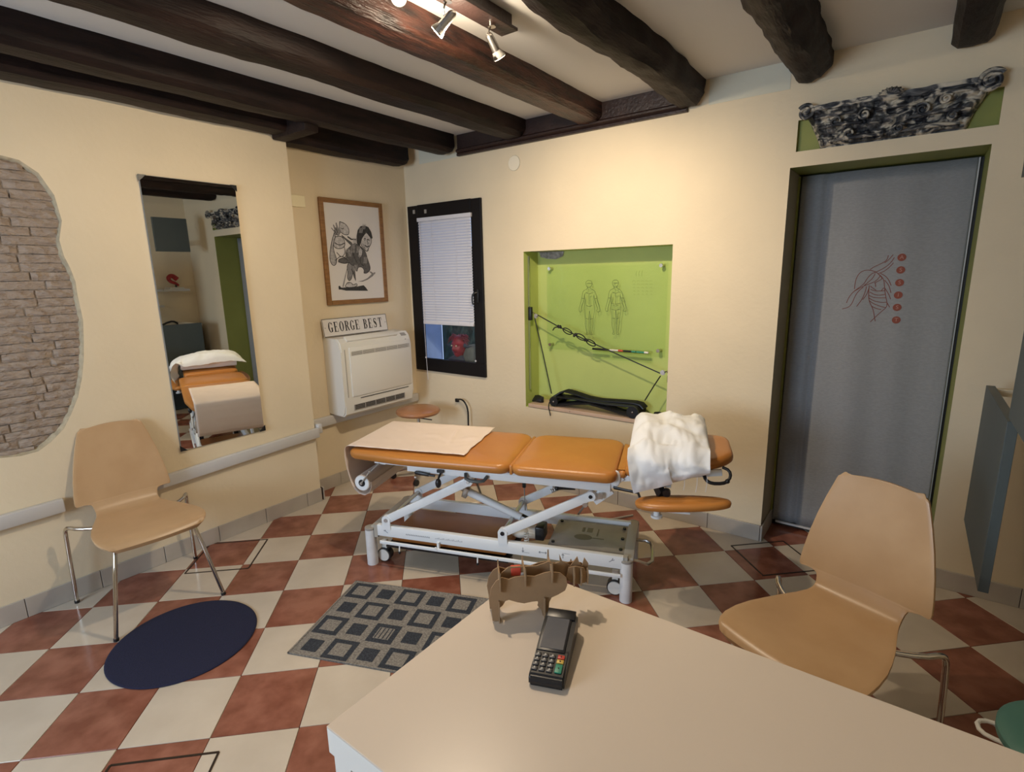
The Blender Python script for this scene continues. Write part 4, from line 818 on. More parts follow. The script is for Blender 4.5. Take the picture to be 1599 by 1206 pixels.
for k in range(5): y = .01 + k * .016; mb.tube([SL + Vector((-.03, y - .02, .02)), SL + Vector((.05, y, .075)), SL + Vector((.10, y, .072)), SL + Vector((.30, y, .035)), SR + Vector((-.12, y, .045)), SR + Vector((.02, y, .052)), SR + Vector((.055, y, .02))], .008, n=7, smooth=1)
obj('elastic_cord', mb, 'black', t)
mb = MB(); mb.tube([SL + Vector((-.035, -.045, -.01)), SL + Vector((-.034, -.062, -.045)), SL + Vector((-.015, -.068, -.085)), SL + Vector((-.012, -.068, -.105))], .004, n=6, smooth=1); obj('cord_end', mb, 'black', t)
for (x, s, lab) in ((1.275, -1, 'black webbing handle bundle at the left end of the niche sill'), (2.245, 1, 'black webbing handle bundle at the right end of the niche sill')):
    mb = MB()
    for k in range(4): 
        z = .650 + k * .009; mb.tube([(x - .045, .06 + .012 * k, z), (x, .05 + .01 * k, z + .012), (x + .045, .06, z + .004), (x + .03, .09, z), (x - .03, .10, z)], .009, n=8, smooth=1, closed=False)
    o = obj('webbing_handle', mb, 'black'); tagit(o, lab, 'handle', 'webbing handles on the niche sill')

# spotlight bar on the ceiling
t = thing('ceiling_spot_bar', 'dark ceiling bar with three small metal spotlights, two of them glaring', 'ceiling light', (2.055, -1.70, 2.60))
obj('ceiling_bar', MB().box((0, 0, -.004), (.085, .84, .012), bev=.002).box((0, 0, .024), (.055, .80, .05), bev=.002), 'beam_moulding', t, smooth=False)
def spothead(y, aim, m_bulb):
    aim = Vector(aim).normalized(); root = Vector((0, y, -.01)); piv = Vector((.0, y, -.075)); back = piv - aim * .012
    mb = MB(); mb.cyl(root, root - Vector((0, 0, .012)), .016, n=18); mb.tube([root, root - Vector((.012, .01, .03)), piv + Vector((-.018, 0, .02)), piv + Vector((-.018, 0, -.005)), piv], .0038, n=7, smooth=1)
    h = obj('spot_head', mb, 'chrome', t)
    c0 = piv - aim * .02; c1 = piv + aim * .035
    mb = MB(); mb.cyl(c0, c1, .0155, .0175, n=20); mb.sph(c0, .0155, n=14); obj('lamp_holder', mb, 'steel', h)
    mb = MB(); mb.cyl(c1, c1 + aim * .022, .018, .0265, n=24); mb.cyl(c1 + aim * .022, c1 + aim * .027, .0265, .0265, n=24); obj('reflector_bulb', mb, 'greyplastic', h)
    mb = MB(); mb.cyl(c1 + aim * .0272, c1 + aim * .0282, .0235, n=24); obj('bulb_face', mb, m_bulb, h)
    return Vector((2.055, -1.70, 2.60)) + c1 + aim * .045
# heads: nearest faces the room, the middle one the chair by the mirror, the far one the back wall
LW = (1.0, .82, .60)
p1 = spothead(-.20, (.62, -.45, -.62), 'bulb'); p2 = spothead(.045, (-.62, -.30, -.60), 'bulb'); p3 = spothead(.30, (.10, .55, -.70), 'bulb')
spot('spot_lamp_a', p1, (2.95, -2.25, .3), 58, 100, .75, LW)
spot('spot_lamp_b', p2, (.5, -2.0, 1.0), 56, 130, .8, LW)
spot('spot_lamp_c', p3, (1.85, 0, 1.25), 78, 118, .9, LW)
point('bulb_spill', (2.03, -1.60, 2.47), 9, LW, .03)
# ================================================================ THINGS ON THE FLOOR
# round mat
o = obj('round_mat', MB().lathe((.994, -2.444, .0005), [(.298, 0), (.300, .003), (.297, .0065), (.29, .007)], n=72), 'navy', angle=60); tagit(o, 'round navy blue felt mat in front of the chair by the mirror', 'mat')
# patterned rug
ra = math.radians(22.1)
t = thing('patterned_rug', 'slate and grey rug patterned with squares, half under the white desk', 'rug', (1.252, -1.69, 0), ra)
L, Wd = .93, .575
obj('pile', MB().box((L / 2, -Wd / 2, .0035), (L, Wd, .006), bev=.002), 'ruglight', t, smooth=False)
cw = .147
for i in range(7):
    for j in range(4):
        x = .012 + i * cw * .94; y = -.010 - j * cw * .97 + (0); big = (i + j) % 2 == 0
        s_ = cw * (.86 if big else .52); cx_, cy_ = x + cw * .47, y - cw * .47
        if cx_ + s_ / 2 > L: continue
        obj('woven_square', MB().box((cx_, cy_, .0070), (s_, s_, .0012)), 'rugdark', t, smooth=False)
        if big:
            s2 = cw * .52; obj('woven_square', MB().box((cx_, cy_, .0078), (s2, s2, .0010)), 'ruglight', t, smooth=False, label='light inner square')
            if (i * 3 + j) % 5 == 3:
                mb = MB()
                for k in range(4): mb.box((cx_ - s2 * .38 + k * s2 * .25, cy_, .0084), (s2 * .07, s2 * .95, .0008))
                obj('woven_stripes', mb, 'rugdark', t, smooth=False)
obj('edge_binding', MB().box((.004, -Wd / 2, .0045), (.008, Wd, .0085)).box((L / 2, -.003, .0045), (L, .006, .0085)).box((L / 2, -Wd + .003, .0045), (L, .006, .0085)), 'ruglight', t, smooth=False)

# plywood shell chairs
def make_chair(label, group):
    t = thing('shell_chair', label, 'chair', (0, 0, 0), 0, group)
    # side profile of the shell: (x, z), half width, station by station from the front lip to the top
    st = [(.236, .415, .168), (.240, .428, .196), (.232, .438, .212), (.215, .4435, .222), (.18, .4465, .2285), (.12, .4455, .2285), (.05, .441, .221), (-.02, .4365, .206), (-.09, .434, .187), (-.15, .4335, .166), (-.20, .436, .149), (-.225, .441, .1425), (-.240, .449, .1405), (-.250, .461, .1410), (-.256, .478, .1440), (-.260, .490, .1490), (-.2615, .496, .160), (-.262, .499, .185), (-.2625, .500, .2080), (-.2633, .506, .2135), (-.265, .520, .2145), (-.272, .56, .2110), (-.283, .63, .2010), (-.296, .71, .1850), (-.308, .78, .1670), (-.317, .830, .1520), (-.3205, .856, .1440), (-.3225, .866, .1400), (-.3232, .872, .1330), (-.3236, .874, .120)]
    # top edge bows up a little in the middle, seat is slightly dished
    mb = MB(); NU = 25; rows = []
    for i, (x, z, hw) in enumerate(st):
        r = []
        for j in range(NU):
            s = j / (NU - 1) * 2 - 1
            back = i >= 13
            c = (1 - s * s)
            yy = s * hw; wb_ = min(1, max(0, (z - .445) / .09)); dx = -.016 * (1 - (yy / .215) ** 2) * wb_; dz = -.007 * (1 - (yy / .23) ** 2) * (1 if i < 10 else max(0, (13 - i) / 3))
            if i >= 24: dz += .010 * c * (i - 23) / 4
            if i <= 3: dx += .012 * c
            r.append(mb.bm.verts.new((x + dx, s * hw, z + dz)))
        rows.append(r)
    for a, b in zip(rows, rows[1:]):
        for j in range(NU - 1): mb.bm.faces.new((a[j], a[j + 1], b[j + 1], b[j]))
    o = obj('plywood_shell', mb, 'ply', t, angle=50); md = o.modifiers.new('s', 'SOLIDIFY'); md.thickness = .011; md.offset = -1
    md2 = o.modifiers.new('b', 'BEVEL'); md2.width = .003; md2.segments = 2; md2.limit_method = 'ANGLE'; md2.angle_limit = math.radians(60)
    for s in (-1, 1):
        mb = MB(); mb.tube([(-.05, s * .10, .420), (.10, s * .13, .420), (.175, s * .155, .415), (.198, s * .170, .395), (.262, s * .235, .004)], .0095, n=12, smooth=1); lg = obj('leg', mb, 'chrome', t, label='chromed front leg')
        obj('glide', MB().cyl((.2615, s * .2345, 0), (.260, s * .233, .014), .0115, n=14), 'black', lg)
        mb = MB(); mb.tube([(-.05, s * .10, .420), (-.10, s * .15, .418), (-.16, s * .235, .424), (-.205, s * .265, .430), (-.228, s * .272, .415), (-.240, s * .274, .37), (-.262, s * .28, .004)], .0095, n=12, smooth=1); lg = obj('leg', mb, 'chrome', t, label='chromed rear leg')
        obj('glide', MB().cyl((-.262, s * .28, 0), (-.2615, s * .28, .014), .0115, n=14), 'black', lg)
    mb = MB(); mb.tube([(-.05, -.11, .420), (-.05, .11, .420)], .009, n=10); mb.tube([(.10, -.13, .420), (.10, .13, .420)], .009, n=10); obj('under_frame', mb, 'chrome', t)
    return t
ch = make_chair('beech plywood chair with chrome legs against the wall below the brick patch and mirror', 'plywood shell chairs')
ch.location = (.493, -2.378, 0); ch.rotation_euler = (0, 0, math.radians(-4.3))
dup(ch, (3.382, -1.425, 0), math.radians(-110.5), 'beech plywood chair behind the white desk, before the curtained doorway')

# desk
t = thing('office_desk', 'large cream-topped white desk in the foreground', 'desk', (2.66, -2.773, 0))
DL, DW, DH = 1.72, .706, .74
obj('desktop', MB().box((DL / 2, DW / 2, DH - .0025), (DL, DW, .005), bev=.0015), 'desk', t, smooth=False)
obj('top_frame', MB().box((DL / 2, DW / 2, DH - .034), (DL, DW, .058), bev=.0015), 'deskside', t, smooth=False)
obj('side_panel', MB().box((.037, DW / 2, (DH - .063) / 2), (.054, DW - .008, DH - .063), bev=.001), 'deskside', t, smooth=False)
obj('side_panel', MB().box((DL - .037, DW / 2, (DH - .063) / 2), (.054, DW - .008, DH - .063), bev=.001), 'deskside', t, smooth=False)
obj('back_panel', MB().box((DL / 2, DW - .06, DH / 2 + .08), (DL - .13, .018, DH - .29)), 'deskside', t, smooth=False)

# card terminal
t = thing('card_terminal', 'black card payment terminal with grey screen and keypad on the desk', 'card terminal', (2.930, -2.345, .74), math.radians(-69 - 270 + 90 + 90 + 180 + 0))
t.rotation_euler = (0, 0, math.radians(21))
prof = [(-.102, .004), (-.102, .020), (-.096, .028), (-.02, .034), (.085, .050), (.100, .050), (.104, .040), (.104, .008), (.098, 0), (-.095, 0)]
mb = MB(); V = [[mb.bm.verts.new((x, y, z)) for y, z in prof] for x in (-.039, .039)]
for j in range(len(prof)): k = (j + 1) % len(prof); mb.bm.faces.new((V[0][j], V[1][j], V[1][k], V[0][k]))
mb.bm.faces.new(V[0]); mb.bm.faces.new(V[1][::-1]); bmesh.ops.bevel(mb.bm, geom=list(mb.bm.edges), offset=.004, segments=3, affect='EDGES')
obj('housing', mb, 'black', t, angle=45)
def onface(x, y, lift=0):   # height of the sloping face
    z = .028 + (.034 - .028) * (y + .096) / .076 if y < -.02 else .034 + .016 * (y + .02) / .105
    return Vector((x, y, z + lift))
a1 = math.atan2(.016, .105)
obj('screen_bezel', MB().box(onface(-.004, .032, .0012), (.064, .118, .003), rot=('X', a1), bev=.001), 'black', t)
obj('screen', MB().box(onface(-.004, .032, .0030), (.054, .104, .0012), rot=('X', a1)), 'screen', t, smooth=False)
obj('printer_lid', MB().box((.0, .088, .052), (.070, .030, .006), rot=('X', a1), bev=.002), 'black', t)
obj('side_trim', MB().box((.0375, .0, .036), (.003, .13, .0018), rot=('X', a1)), 'greyplastic', t, smooth=False)
a2 = math.atan2(.006, .076)
for r in range(4):
    for c in range(3): obj('key', MB().box(onface(-.030 + c * .0165, -.040 - r * .0135, .0015), (.0135, .0105, .003), rot=('X', a2), bev=.0012), mat('dark_key', (.05, .05, .055), .4) if r + c == 0 else bpy.data.materials['dark_key'], t); 
mbk = MB()
for r in range(4):
    for c in range(3): p = onface(-.030 + c * .0165, -.040 - r * .0135, .0032); mbk.box(p, (.0045, .0018, .0003)); mbk.box(p + Vector((0, .002, 0)), (.0016, .004, .0003))
obj('key_numeral', mbk, 'offwhite', t, smooth=False)
for (y, h, m_, lab) in ((-.0395, .0105, 'red', 'red key'), (-.0525, .0105, 'yellow', 'yellow key'), (-.0725, .024, 'greenkey', 'green key')):
    k_ = obj('key', MB().box(onface(.0225, y, .0018), (.0155, h, .0034), rot=('X', a2), bev=.0012), m_, t, label=lab)
    obj('key_mark', MB().cyl(onface(.0225, y, .0035), onface(.0225, y, .0038), .002, n=8), 'black', k_)

# cardboard rhinoceros
NEAR = [(0.0028, 0.7381), (-0.0061, 0.743), (-0.008, 0.7836), (-0.0117, 0.8107), (-0.0065, 0.8367), (0.0059, 0.8554), (0.021, 0.864), (0.0388, 0.8576), (0.0538, 0.8629), (0.0838, 0.8637), (0.1048, 0.8604), (0.129, 0.8683), (0.1441, 0.8703), (0.1714, 0.8648), (0.1866, 0.8503), (0.1896, 0.83), (0.1835, 0.8138), (0.1651, 0.8036), (0.1483, 0.7967), (0.1421, 0.7837), (0.1404, 0.7635), (0.148, 0.7492), (0.1434, 0.7428), (0.1249, 0.7462), (0.1205, 0.7653), (0.1114, 0.7763), (0.1146, 0.7895), (0.0979, 0.7893), (0.0765, 0.7862), (0.0585, 0.7911), (0.0375, 0.7997), (0.0284, 0.7971), (0.0221, 0.786), (0.0129, 0.7784), (0.0138, 0.7547), (0.0165, 0.7409)]
HEADP = [(0.0226, 0.8616), (0.0411, 0.8767), (0.0835, 0.875), (0.1139, 0.8742), (0.1446, 0.8834), (0.1629, 0.8769), (0.1752, 0.8809), (0.1737, 0.9026), (0.1814, 0.8821), (0.1937, 0.8761), (0.203, 0.867), (0.2215, 0.8923), (0.2262, 0.8752), (0.234, 0.8645), (0.2401, 0.8875), (0.2511, 0.8699), (0.2481, 0.8499), (0.2515, 0.8259), (0.2312, 0.8235), (0.2093, 0.8226), (0.1938, 0.8256), (0.1814, 0.8351), (0.1628, 0.8299), (0.1319, 0.8325), (0.0707, 0.8376), (0.0283, 0.8445)]
t = thing('cardboard_rhinoceros', 'slotted brown cardboard rhinoceros model standing on the desk corner', 'model', (2.734, -2.322, .74), math.radians(42.27))
NEAR = [(x, max(z, .7405)) for x, z in NEAR]
M['cardedge'] = mat('cardboard_edge', (.50, .34, .19), .9)
def plate(pts, y, name='body_plate', th=.0032):
    mb = MB(); mb.poly([(x, y, z - .74) for x, z in pts], th, (0, 1, 0)); return obj(name, mb, 'cardboard', t, smooth=False)
plate(NEAR, -.0016); plate([(x - .004, z) for x, z in NEAR], .050)
hp = HEADP; bot = [(.19, .805), (.165, .79), (.12, .788), (.06, .79), (.02, .80), (.01, .83)]
plate(hp[:19] + hp[19:22] + bot, .0245, 'spine_plate')
# cheek plates and ribs
for y in (.012, .037): plate([(.196, .870), (.215, .872), (.236, .866), (.247, .848), (.248, .826), (.224, .820), (.200, .828), (.190, .846)], y, 'head_plate')
def rib(x, z0, z1, ya, yb, name='cross_rib', tip=.010):
    mb = MB(); mb.poly([(x, ya, z0), (x, yb, z0), (x, yb + .004, z0 + (z1 - z0) * .7), (x, yb - .004, z1 + tip), (x, yb - .010, z1), (x, (ya + yb) / 2, z1 - .004), (x, ya + .010, z1), (x, ya + .004, z1 + tip), (x, ya - .004, z0 + (z1 - z0) * .7)], .0032, (1, 0, 0)); return obj(name, mb, 'cardboard', t, smooth=False)
rib(.014, .085, .130, -.010, .064); rib(.079, .095, .138, -.008, .062); rib(.148, .100, .142, -.008, .062, tip=.018)
rib(.207, .080, .128, .002, .050, 'head_rib', .006); rib(.226, .080, .124, .004, .048, 'head_rib', .004); rib(.244, .082, .122, .008, .044, 'head_rib', .004)
for x in (.010, .128):
    mb = MB()
    mb.poly([(x, -.010, 0), (x, .010, 0), (x, .008, .030), (x, .014, .048), (x, .040, .048), (x, .046, .030), (x, .044, 0), (x, .064, 0), (x, .062, .060), (x, -.008, .060)], .0032, (1, 0, 0)); obj('leg_plate', mb, 'cardboard', t, smooth=False)
tt = thing('red_eraser', 'small red and white block held inside the cardboard rhinoceros', 'eraser', (2.742, -2.272, .862), math.radians(42))
obj('wrapper', MB().box((0.020, 0, 0), (.026, .018, .022), bev=.002), mat('coral_red', (.75, .10, .06), .5), tt); obj('white_end', MB().box((.036, 0, -.008), (.012, .017, .010), bev=.002), 'offwhite', tt)

# blue-grey square panels on the right and shelves on the right wall (seen in the mirror)
def panel(y0, y1, z0, z1, label):
    tt = thing('square_panel', label, 'panel', (3.81, y0, z0), 0, 'blue-grey square panels on the right')
    obj('board', MB().box((.015, (y1 - y0) / 2, (z1 - z0) / 2), (.03, y1 - y0, z1 - z0), bev=.002), 'bluegrey', tt, smooth=False)
    return tt
pa = panel(-.925, -.245, .478, 1.105, 'low blue-grey square panel between the doorway and the right edge')
pb = panel(-1.50, -.930, 1.118, 1.79, 'blue-grey square panel at the right edge, corner to corner with the lower one')
pc = panel(-.62, -.255, 1.95, 2.33, 'blue-grey square panel high up right of the carved relief')
for p_, (yy, z0_, z1_) in ((pa, (.62, .06, .612)), (pb, (.55, .08, .6)), (pc, (.30, .10, .10))):
    obj('wall_bracket', MB().box((.03 + (XR - 3.84) / 2, yy, z1_), (XR - 3.842, .03, .03)), 'cream', p_, smooth=False)
for (y, z, L_s, lab) in ((-.30, 1.50, .30, 'white wall shelf carrying the red sculpture, seen in the mirror'), (-.62, 1.31, .30, 'lower white wall shelf seen at the left edge in the mirror')):
    o = obj('wall_shelf', MB().box((XR - .10, y, z), (.20, L_s, .028), bev=.002), 'trunk', smooth=False); tagit(o, lab, 'shelf', 'white wall shelves on the right wall')
o = obj('stacked_books', MB().box((XR - .11, -.29, 1.5245), (.14, .17, .020)), 'offwhite', smooth=False); tagit(o, 'pale book lying under the red sculpture on the wall shelf', 'book')
t = thing('red_sculpture', 'small red twisting sculpture on the wall shelf, seen in the mirror', 'sculpture', (XR - .11, -.30, 1.535))
mb = MB(); mb.tube([(0, .05, .10), (0, .0, .15), (.01, -.05, .12), (0, -.03, .07), (0, .03, .05), (0, .06, .02)], lambda k: .032 * (1 - .6 * k), n=10, smooth=2); obj('twisted_body', mb, 'maskred', t); obj('foot', MB().cyl((0, .03, 0), (0, .03, .03), .012, n=12), 'black', t)
t = thing('low_cabinet', 'dark blue low cabinet at the right wall, seen in the mirror', 'cabinet', (XR - .125, -.42, 0))
obj('carcass', MB().box((0, 0, .53), (.22, .66, 1.04), bev=.003), mat('dark_blue_front', (.03, .055, .085), .4), t, smooth=False); obj('top', MB().box((0, 0, 1.06), (.23, .68, .02)), 'deskside', t, smooth=False)
mb = MB(); mb.tube([(XR - .12, -.32, 1.082), (XR - .15, -.38, 1.12), (XR - .12, -.45, 1.10), (XR - .17, -.50, 1.085), (XR - .14, -.54, 1.082)], .012, n=8, smooth=1); o = obj('strap', mb, 'black'); tagit(o, 'black strap lying on the dark blue cabinet, seen in the mirror', 'strap')

# teal stool at the lower right
t = thing('round_teal_stool', 'round stool with teal padded seat at the lower right corner', 'stool', (3.985, -1.565, 0))
obj('seat', MB().lathe((0, 0, .40), [(.14, 0), (.165, .004), (.176, .018), (.176, .034), (.165, .046), (.12, .052), (.0001, .053)], n=48), 'teal', t)
obj('seat_ring', MB().lathe((0, 0, .380), [(.150, 0), (.158, .004), (.158, .020), (.14, .022)], n=40), 'offwhite', t)
mb = MB(); mb.tube([(-.13, .05, .388), (-.175, .075, .380), (-.205, .06, .376), (-.20, .02, .376), (-.165, 0, .382), (-.13, -.01, .388)], .006, n=8, smooth=1); obj('lift_lever', mb, 'offwhite', t)
obj('column', MB().cyl((0, 0, .06), (0, 0, .39), .022, n=20), 'steel', t)
for k in range(5): a = k * 2 * PI / 5; l = obj('foot', MB().beam((0, 0, .07), (math.cos(a) * .22, math.sin(a) * .22, .05), .035, .022, bev=.004), 'offwhite', t); obj('castor', MB().cyl((math.cos(a) * .22 - .01, math.sin(a) * .22, .024), (math.cos(a) * .22 + .01, math.sin(a) * .22, .024), .024, n=16), 'black', l)
# brown stool in the corner
t = thing('round_brown_stool', 'round stool with brown padded seat in the corner behind the treatment table', 'stool', (.405, -.375, 0))
obj('seat', MB().lathe((0, 0, .522), [(.14, 0), (.168, .008), (.178, .024), (.172, .040), (.14, .052), (.07, .057), (.0001, .058)], n=48), 'stoolbrown', t)
obj('column', MB().cyl((0, 0, .09), (0, 0, .30), .026, n=20).cyl((0, 0, .30), (0, 0, .524), .014, n=20), 'steel', t)
obj('lift_lever', MB().tube([(.0, 0, .49), (.12, .03, .485)], .005), 'black', t)
for k in range(5): a = k * 2 * PI / 5 + .3; l = obj('foot', MB().beam((0, 0, .09), (math.cos(a) * .23, math.sin(a) * .23, .065), .032, .024, bev=.004), 'steel', t); obj('castor', MB().cyl((math.cos(a) * .23 - .01, math.sin(a) * .23, .025), (math.cos(a) * .23 + .01, math.sin(a) * .23, .025), .025, n=16), 'black', l)
mb = MB(); mb.tube([(.50, -.02, .575), (.56, -.035, .60), (.62, -.05, .585), (.655, -.05, .52), (.65, -.05, .40), (.66, -.06, .2), (.75, -.12, .012), (1.0, -.35, .012), (1.3, -.62, .012)], .007, n=8, smooth=2); o = obj('power_cable', mb, 'black'); tagit(o, 'black power cable looping out of the wall beside the brown stool', 'cable')
obj('cable_plug', MB().box((.50, -.012, .575), (.03, .024, .03), bev=.004), 'black', o)

# ---------------------------------------------------------------- treatment table (local: x along it, y away from the camera)
TA = math.radians(20.04)
t = thing('treatment_table', 'tan padded electric treatment table with white scissor-lift frame', 'treatment table', (1.185, -1.54, 0), TA)
def cushion(name, outline, z0, z1, puff=.010, side=.012, mname='leather', tilt=None, rnd=.4, crown=.5, parent=None, label=None):
    """padded slab: outline is a closed list of 2D points"""
    mb = MB(); n = len(outline); cx_ = sum(p[0] for p in outline) / n; cy_ = sum(p[1] for p in outline) / n
    H = z1 - z0; rings = []
    st_ = [(.0, -.022), (.004, -.008), (H * .22, .002), (H * .5, side * .5), (H * .72, side * .35), (H * .88, -.004), (H * .96, -.016), (H, -.034), (H + puff * .45, -.08), (H + puff * .8, -.16), (H + puff, -.5)]
    for z, off in st_:
        r = []
        for i in range(n):
            a = Vector(outline[i - 1]); b = Vector(outline[(i + 1) % n]); tn = (b - a).normalized(); nr = Vector((tn.y, -tn.x)); p = Vector(outline[i])
            if off > -.04: pt = p + nr * off
            else: c = Vector((cx_, cy_)); f = 1 + off * 1.6 if off > -.3 else .12; q0 = p + nr * (-.034); pt = c + (q0 - c) * f
            r.append(mb.bm.verts.new((pt.x, pt.y, z0 + z)))
        rings.append(r)
    for a, b in zip(rings, rings[1:]):
        for i in range(n): mb.bm.faces.new((a[i], a[(i + 1) % n], b[(i + 1) % n], b[i]))
    mb.bm.faces.new(rings[0][::-1]); mb.bm.faces.new(rings[-1])
    if tilt: bmesh.ops.transform(mb.bm, matrix=tilt, verts=mb.bm.verts)
    return obj(name, mb, mname, parent or t, angle=80, label=label)
def rrect(x0, x1, y0, y1, radii, n=8):
    """rounded rectangle, counter-clockwise, radii for corners (x0y0, x1y0, x1y1, x0y1)"""
    out = []
    for (cx_, cy_, a0), r in zip(((x0, y0, 180), (x1, y0, 270), (x1, y1, 0), (x0, y1, 90)), radii):
        sx = 1 if cx_ == x0 else -1; sy = 1 if cy_ == y0 else -1
        for k in range(n + 1): a = math.radians(a0 + 90 * k / n); out.append((cx_ + sx * r + r * math.cos(a), cy_ + sy * r + r * math.sin(a)))
    res = []
    for a, b in zip(out, out[1:] + out[:1]):
        res.append(a); d = math.dist(a, b)
        if d > .06:
            m_ = int(d / .04)
            for k in range(1, m_): res.append((a[0] + (b[0] - a[0]) * k / m_, a[1] + (b[1] - a[1]) * k / m_))
    return res
# leg section narrows to the foot end
o1 = [(x, .245 + (y - .245) * (1 - .14 * max(0, (.25 - x) / .35))) for x, y in rrect(-.085, .846, -.030, .520, (.05, .06, .09, .05))]
cushion('leg_cushion', o1, .632, .692)
cushion('seat_cushion', rrect(.862, 1.372, -.030, .520, (.05, .05, .09, .09)), .632, .692)
obj('hinge_seam', MB().box((.854, .245, .655), (.016, .50, .05), bev=.004), 'leather', t)
# head section is pitched up
HT = Matrix.Translation((1.395, 0, .650)) @ Matrix.Rotation(math.radians(-9), 4, 'Y') @ Matrix.Translation((-1.395, 0, -.650))
cushion('neck_strip', rrect(1.386, 1.412, .035, .455, (.01, .01, .01, .01), 3), .640, .688, puff=.002)
o2 = [(x, .255 + (y - .255) * (1 - .18 * max(0, (x - 1.62) / .28))) for x, y in rrect(1.42, 1.905, .020, .49, (.03, .12, .12, .03))]
cushion('head_cushion', o2, .650, .708, tilt=HT)
# arm pads hanging beside the head section
for yc, zc in ((-.045, .582), (.555, .582)):
    el = [(1.672 + .205 * (1 if math.cos(a) > 0 else .98) * math.copysign(abs(math.cos(a)) ** .85, math.cos(a)), yc + .062 * math.copysign(abs(math.sin(a)) ** .9, math.sin(a)) * (1 - .18 * math.cos(a))) for a in [k * 2 * PI / 36 for k in range(36)]]
    TT = Matrix.Translation((1.672, yc, zc)) @ Matrix.Rotation(math.radians(-6), 4, 'Y') @ Matrix.Translation((-1.672, -yc, -zc))
    ap = cushion('arm_pad', el, zc - .022, zc + .022, puff=.006, tilt=TT)
    mb = MB(); mb.box((1.60, yc, zc - .030), (.22, .07, .010), bev=.002); mb.cyl((1.565, yc, zc - .075), (1.565, yc, zc - .03), .014, n=16); mb.cyl((1.565, yc, zc - .078), (1.565, yc, zc - .068), .026, n=20); obj('pad_bracket', mb, 'white', ap)
mb = MB()
mb.beam((1.40, .055, .640), (1.845, .055, .710), .018, .030, bev=.003); mb.beam((1.40, .435, .640), (1.845, .435, .710), .018, .030, bev=.003); mb.beam((1.55, .05, .66), (1.55, .44, .66), .03, .02)
hf = obj('head_frame', mb, 'white', t)
mb = MB(); mb.tube([(1.765, .045, .700), (1.775, .020, .678), (1.80, .012, .668), (1.845, .012, .672), (1.865, .02, .680)], .008, n=10, smooth=1); mb.tube([(1.865, .02, .680), (1.880, .03, .70), (1.875, .045, .725), (1.845, .055, .735)], .007, n=10, smooth=1); mb.sph((1.866, .02, .682), .011, n=10)
obj('head_handle', mb, 'black', t)
mb = MB(); mb.beam((1.545, .06, .655), (1.585, -.015, .600), .026, .05); mb.cyl((1.605, -.01, .620), (1.605, -.035, .618), .018, n=18); obj('pad_arm', mb, 'black', t)
mb = MB(); mb.box((1.595, .04, .652), (.06, .05, .05), bev=.004); obj('pad_arm_mount', mb, 'white', t)
# upper frame
mb = MB()
for y in (.045, .445):
    mb.beam((.06, y, .624), (1.345, y, .608), .028, .022, bev=.002); mb.beam((.26, y - .003 * (y < .2), .604), (1.345, y - .003 * (y < .2), .592), .030, .036, bev=.002)
    mb.beam((1.325, y, .60), (1.395, y, .658), .02, .05, bev=.004); mb.beam((1.345, y, .585), (1.26, y, .515), .016, .055, bev=.004)
for x in (.10, .45, .86, 1.32): mb.beam((x, .05, .612), (x, .44, .612), .03, .02)
obj('upper_frame', mb, 'white', t)
# lower frame
mb = MB()
for y in (.028, .415): mb.beam((.055, y, .222), (1.425, y, .212), .030, .066, bev=.004)
obj_each('base_rail', mb, 'white', t)
mb = MB(); mb.beam((.030, .03, .225), (.030, .45, .225), .05, .022, bev=.003); mb.beam((1.438, .03, .225), (1.438, .45, .225), .05, .022, bev=.003); mb.box((.046, .028, .215), (.022, .030, .075)); mb.box((1.425, .028, .208), (.022, .03, .075)); obj_each('end_bar', mb, 'greypaint', t)
for (x, y) in ((0.0, .034), (1.43, .034), (0.02, .452), (1.435, .452)):
    mb = MB(); mb.cyl((x, y, .0), (x, y, .214), .031, n=32); lg = obj('post_foot', mb, mat('scuffed_white', (.78, .79, .80), .4, noise_amt=.12, scale=14) if 'scuffed_white' not in bpy.data.materials else bpy.data.materials['scuffed_white'], t)
    obj('post_cap', MB().lathe((x, y, .214), [(.031, 0), (.032, .003), (.031, .012), (.026, .014)], n=30), 'greyplastic', lg)
for (x, y, s) in ((.055, .085, -1), (1.372, .085, 1), (.06, .40, 1), (1.38, .40, -1)):
    mb = MB(); mb.cyl((x, y - .020, .042), (x, y + .02, .042), .041, n=28); c_ = obj('castor', mb, 'black', t)
    mb = MB(); mb.cyl((x, y - .026, .042), (x, y - .020, .042), .035, n=26); mb.box((x, y, .10), (.03, .02, .06)); obj('castor_cover', mb, 'offwhite', c_)
# foot operating bar
mb = MB(); mb.beam((.08, -.004, .163), (1.405, -.004, .152), .010, .018, bev=.002)
for x in (.20, .66): mb.tube([(x, -.004, .155), (x, -.010, .118)], .004, n=6)
mb.cyl((.42, -.012, .166), (.42, -.004, .166), .010, n=12); mb.beam((.43, .01, .165), (.43, .01, .20), .02, .012, up=(1, 0, 0)); obj('foot_bar', mb, 'white', t)
mb = MB(); mb.sph((.20, -.010, .116), .008, n=10); mb.sph((.66, -.010, .114), .008, n=10); obj_each('foot_bar_tip', mb, 'black', t)
mb = MB(); mb.tube([(1.455, .30, .20), (1.53, .30, .20), (1.55, .26, .18), (1.55, .12, .16), (1.46, .10, .19)], .009, n=8, smooth=1); obj('pedal_loop', mb, 'steel', t)
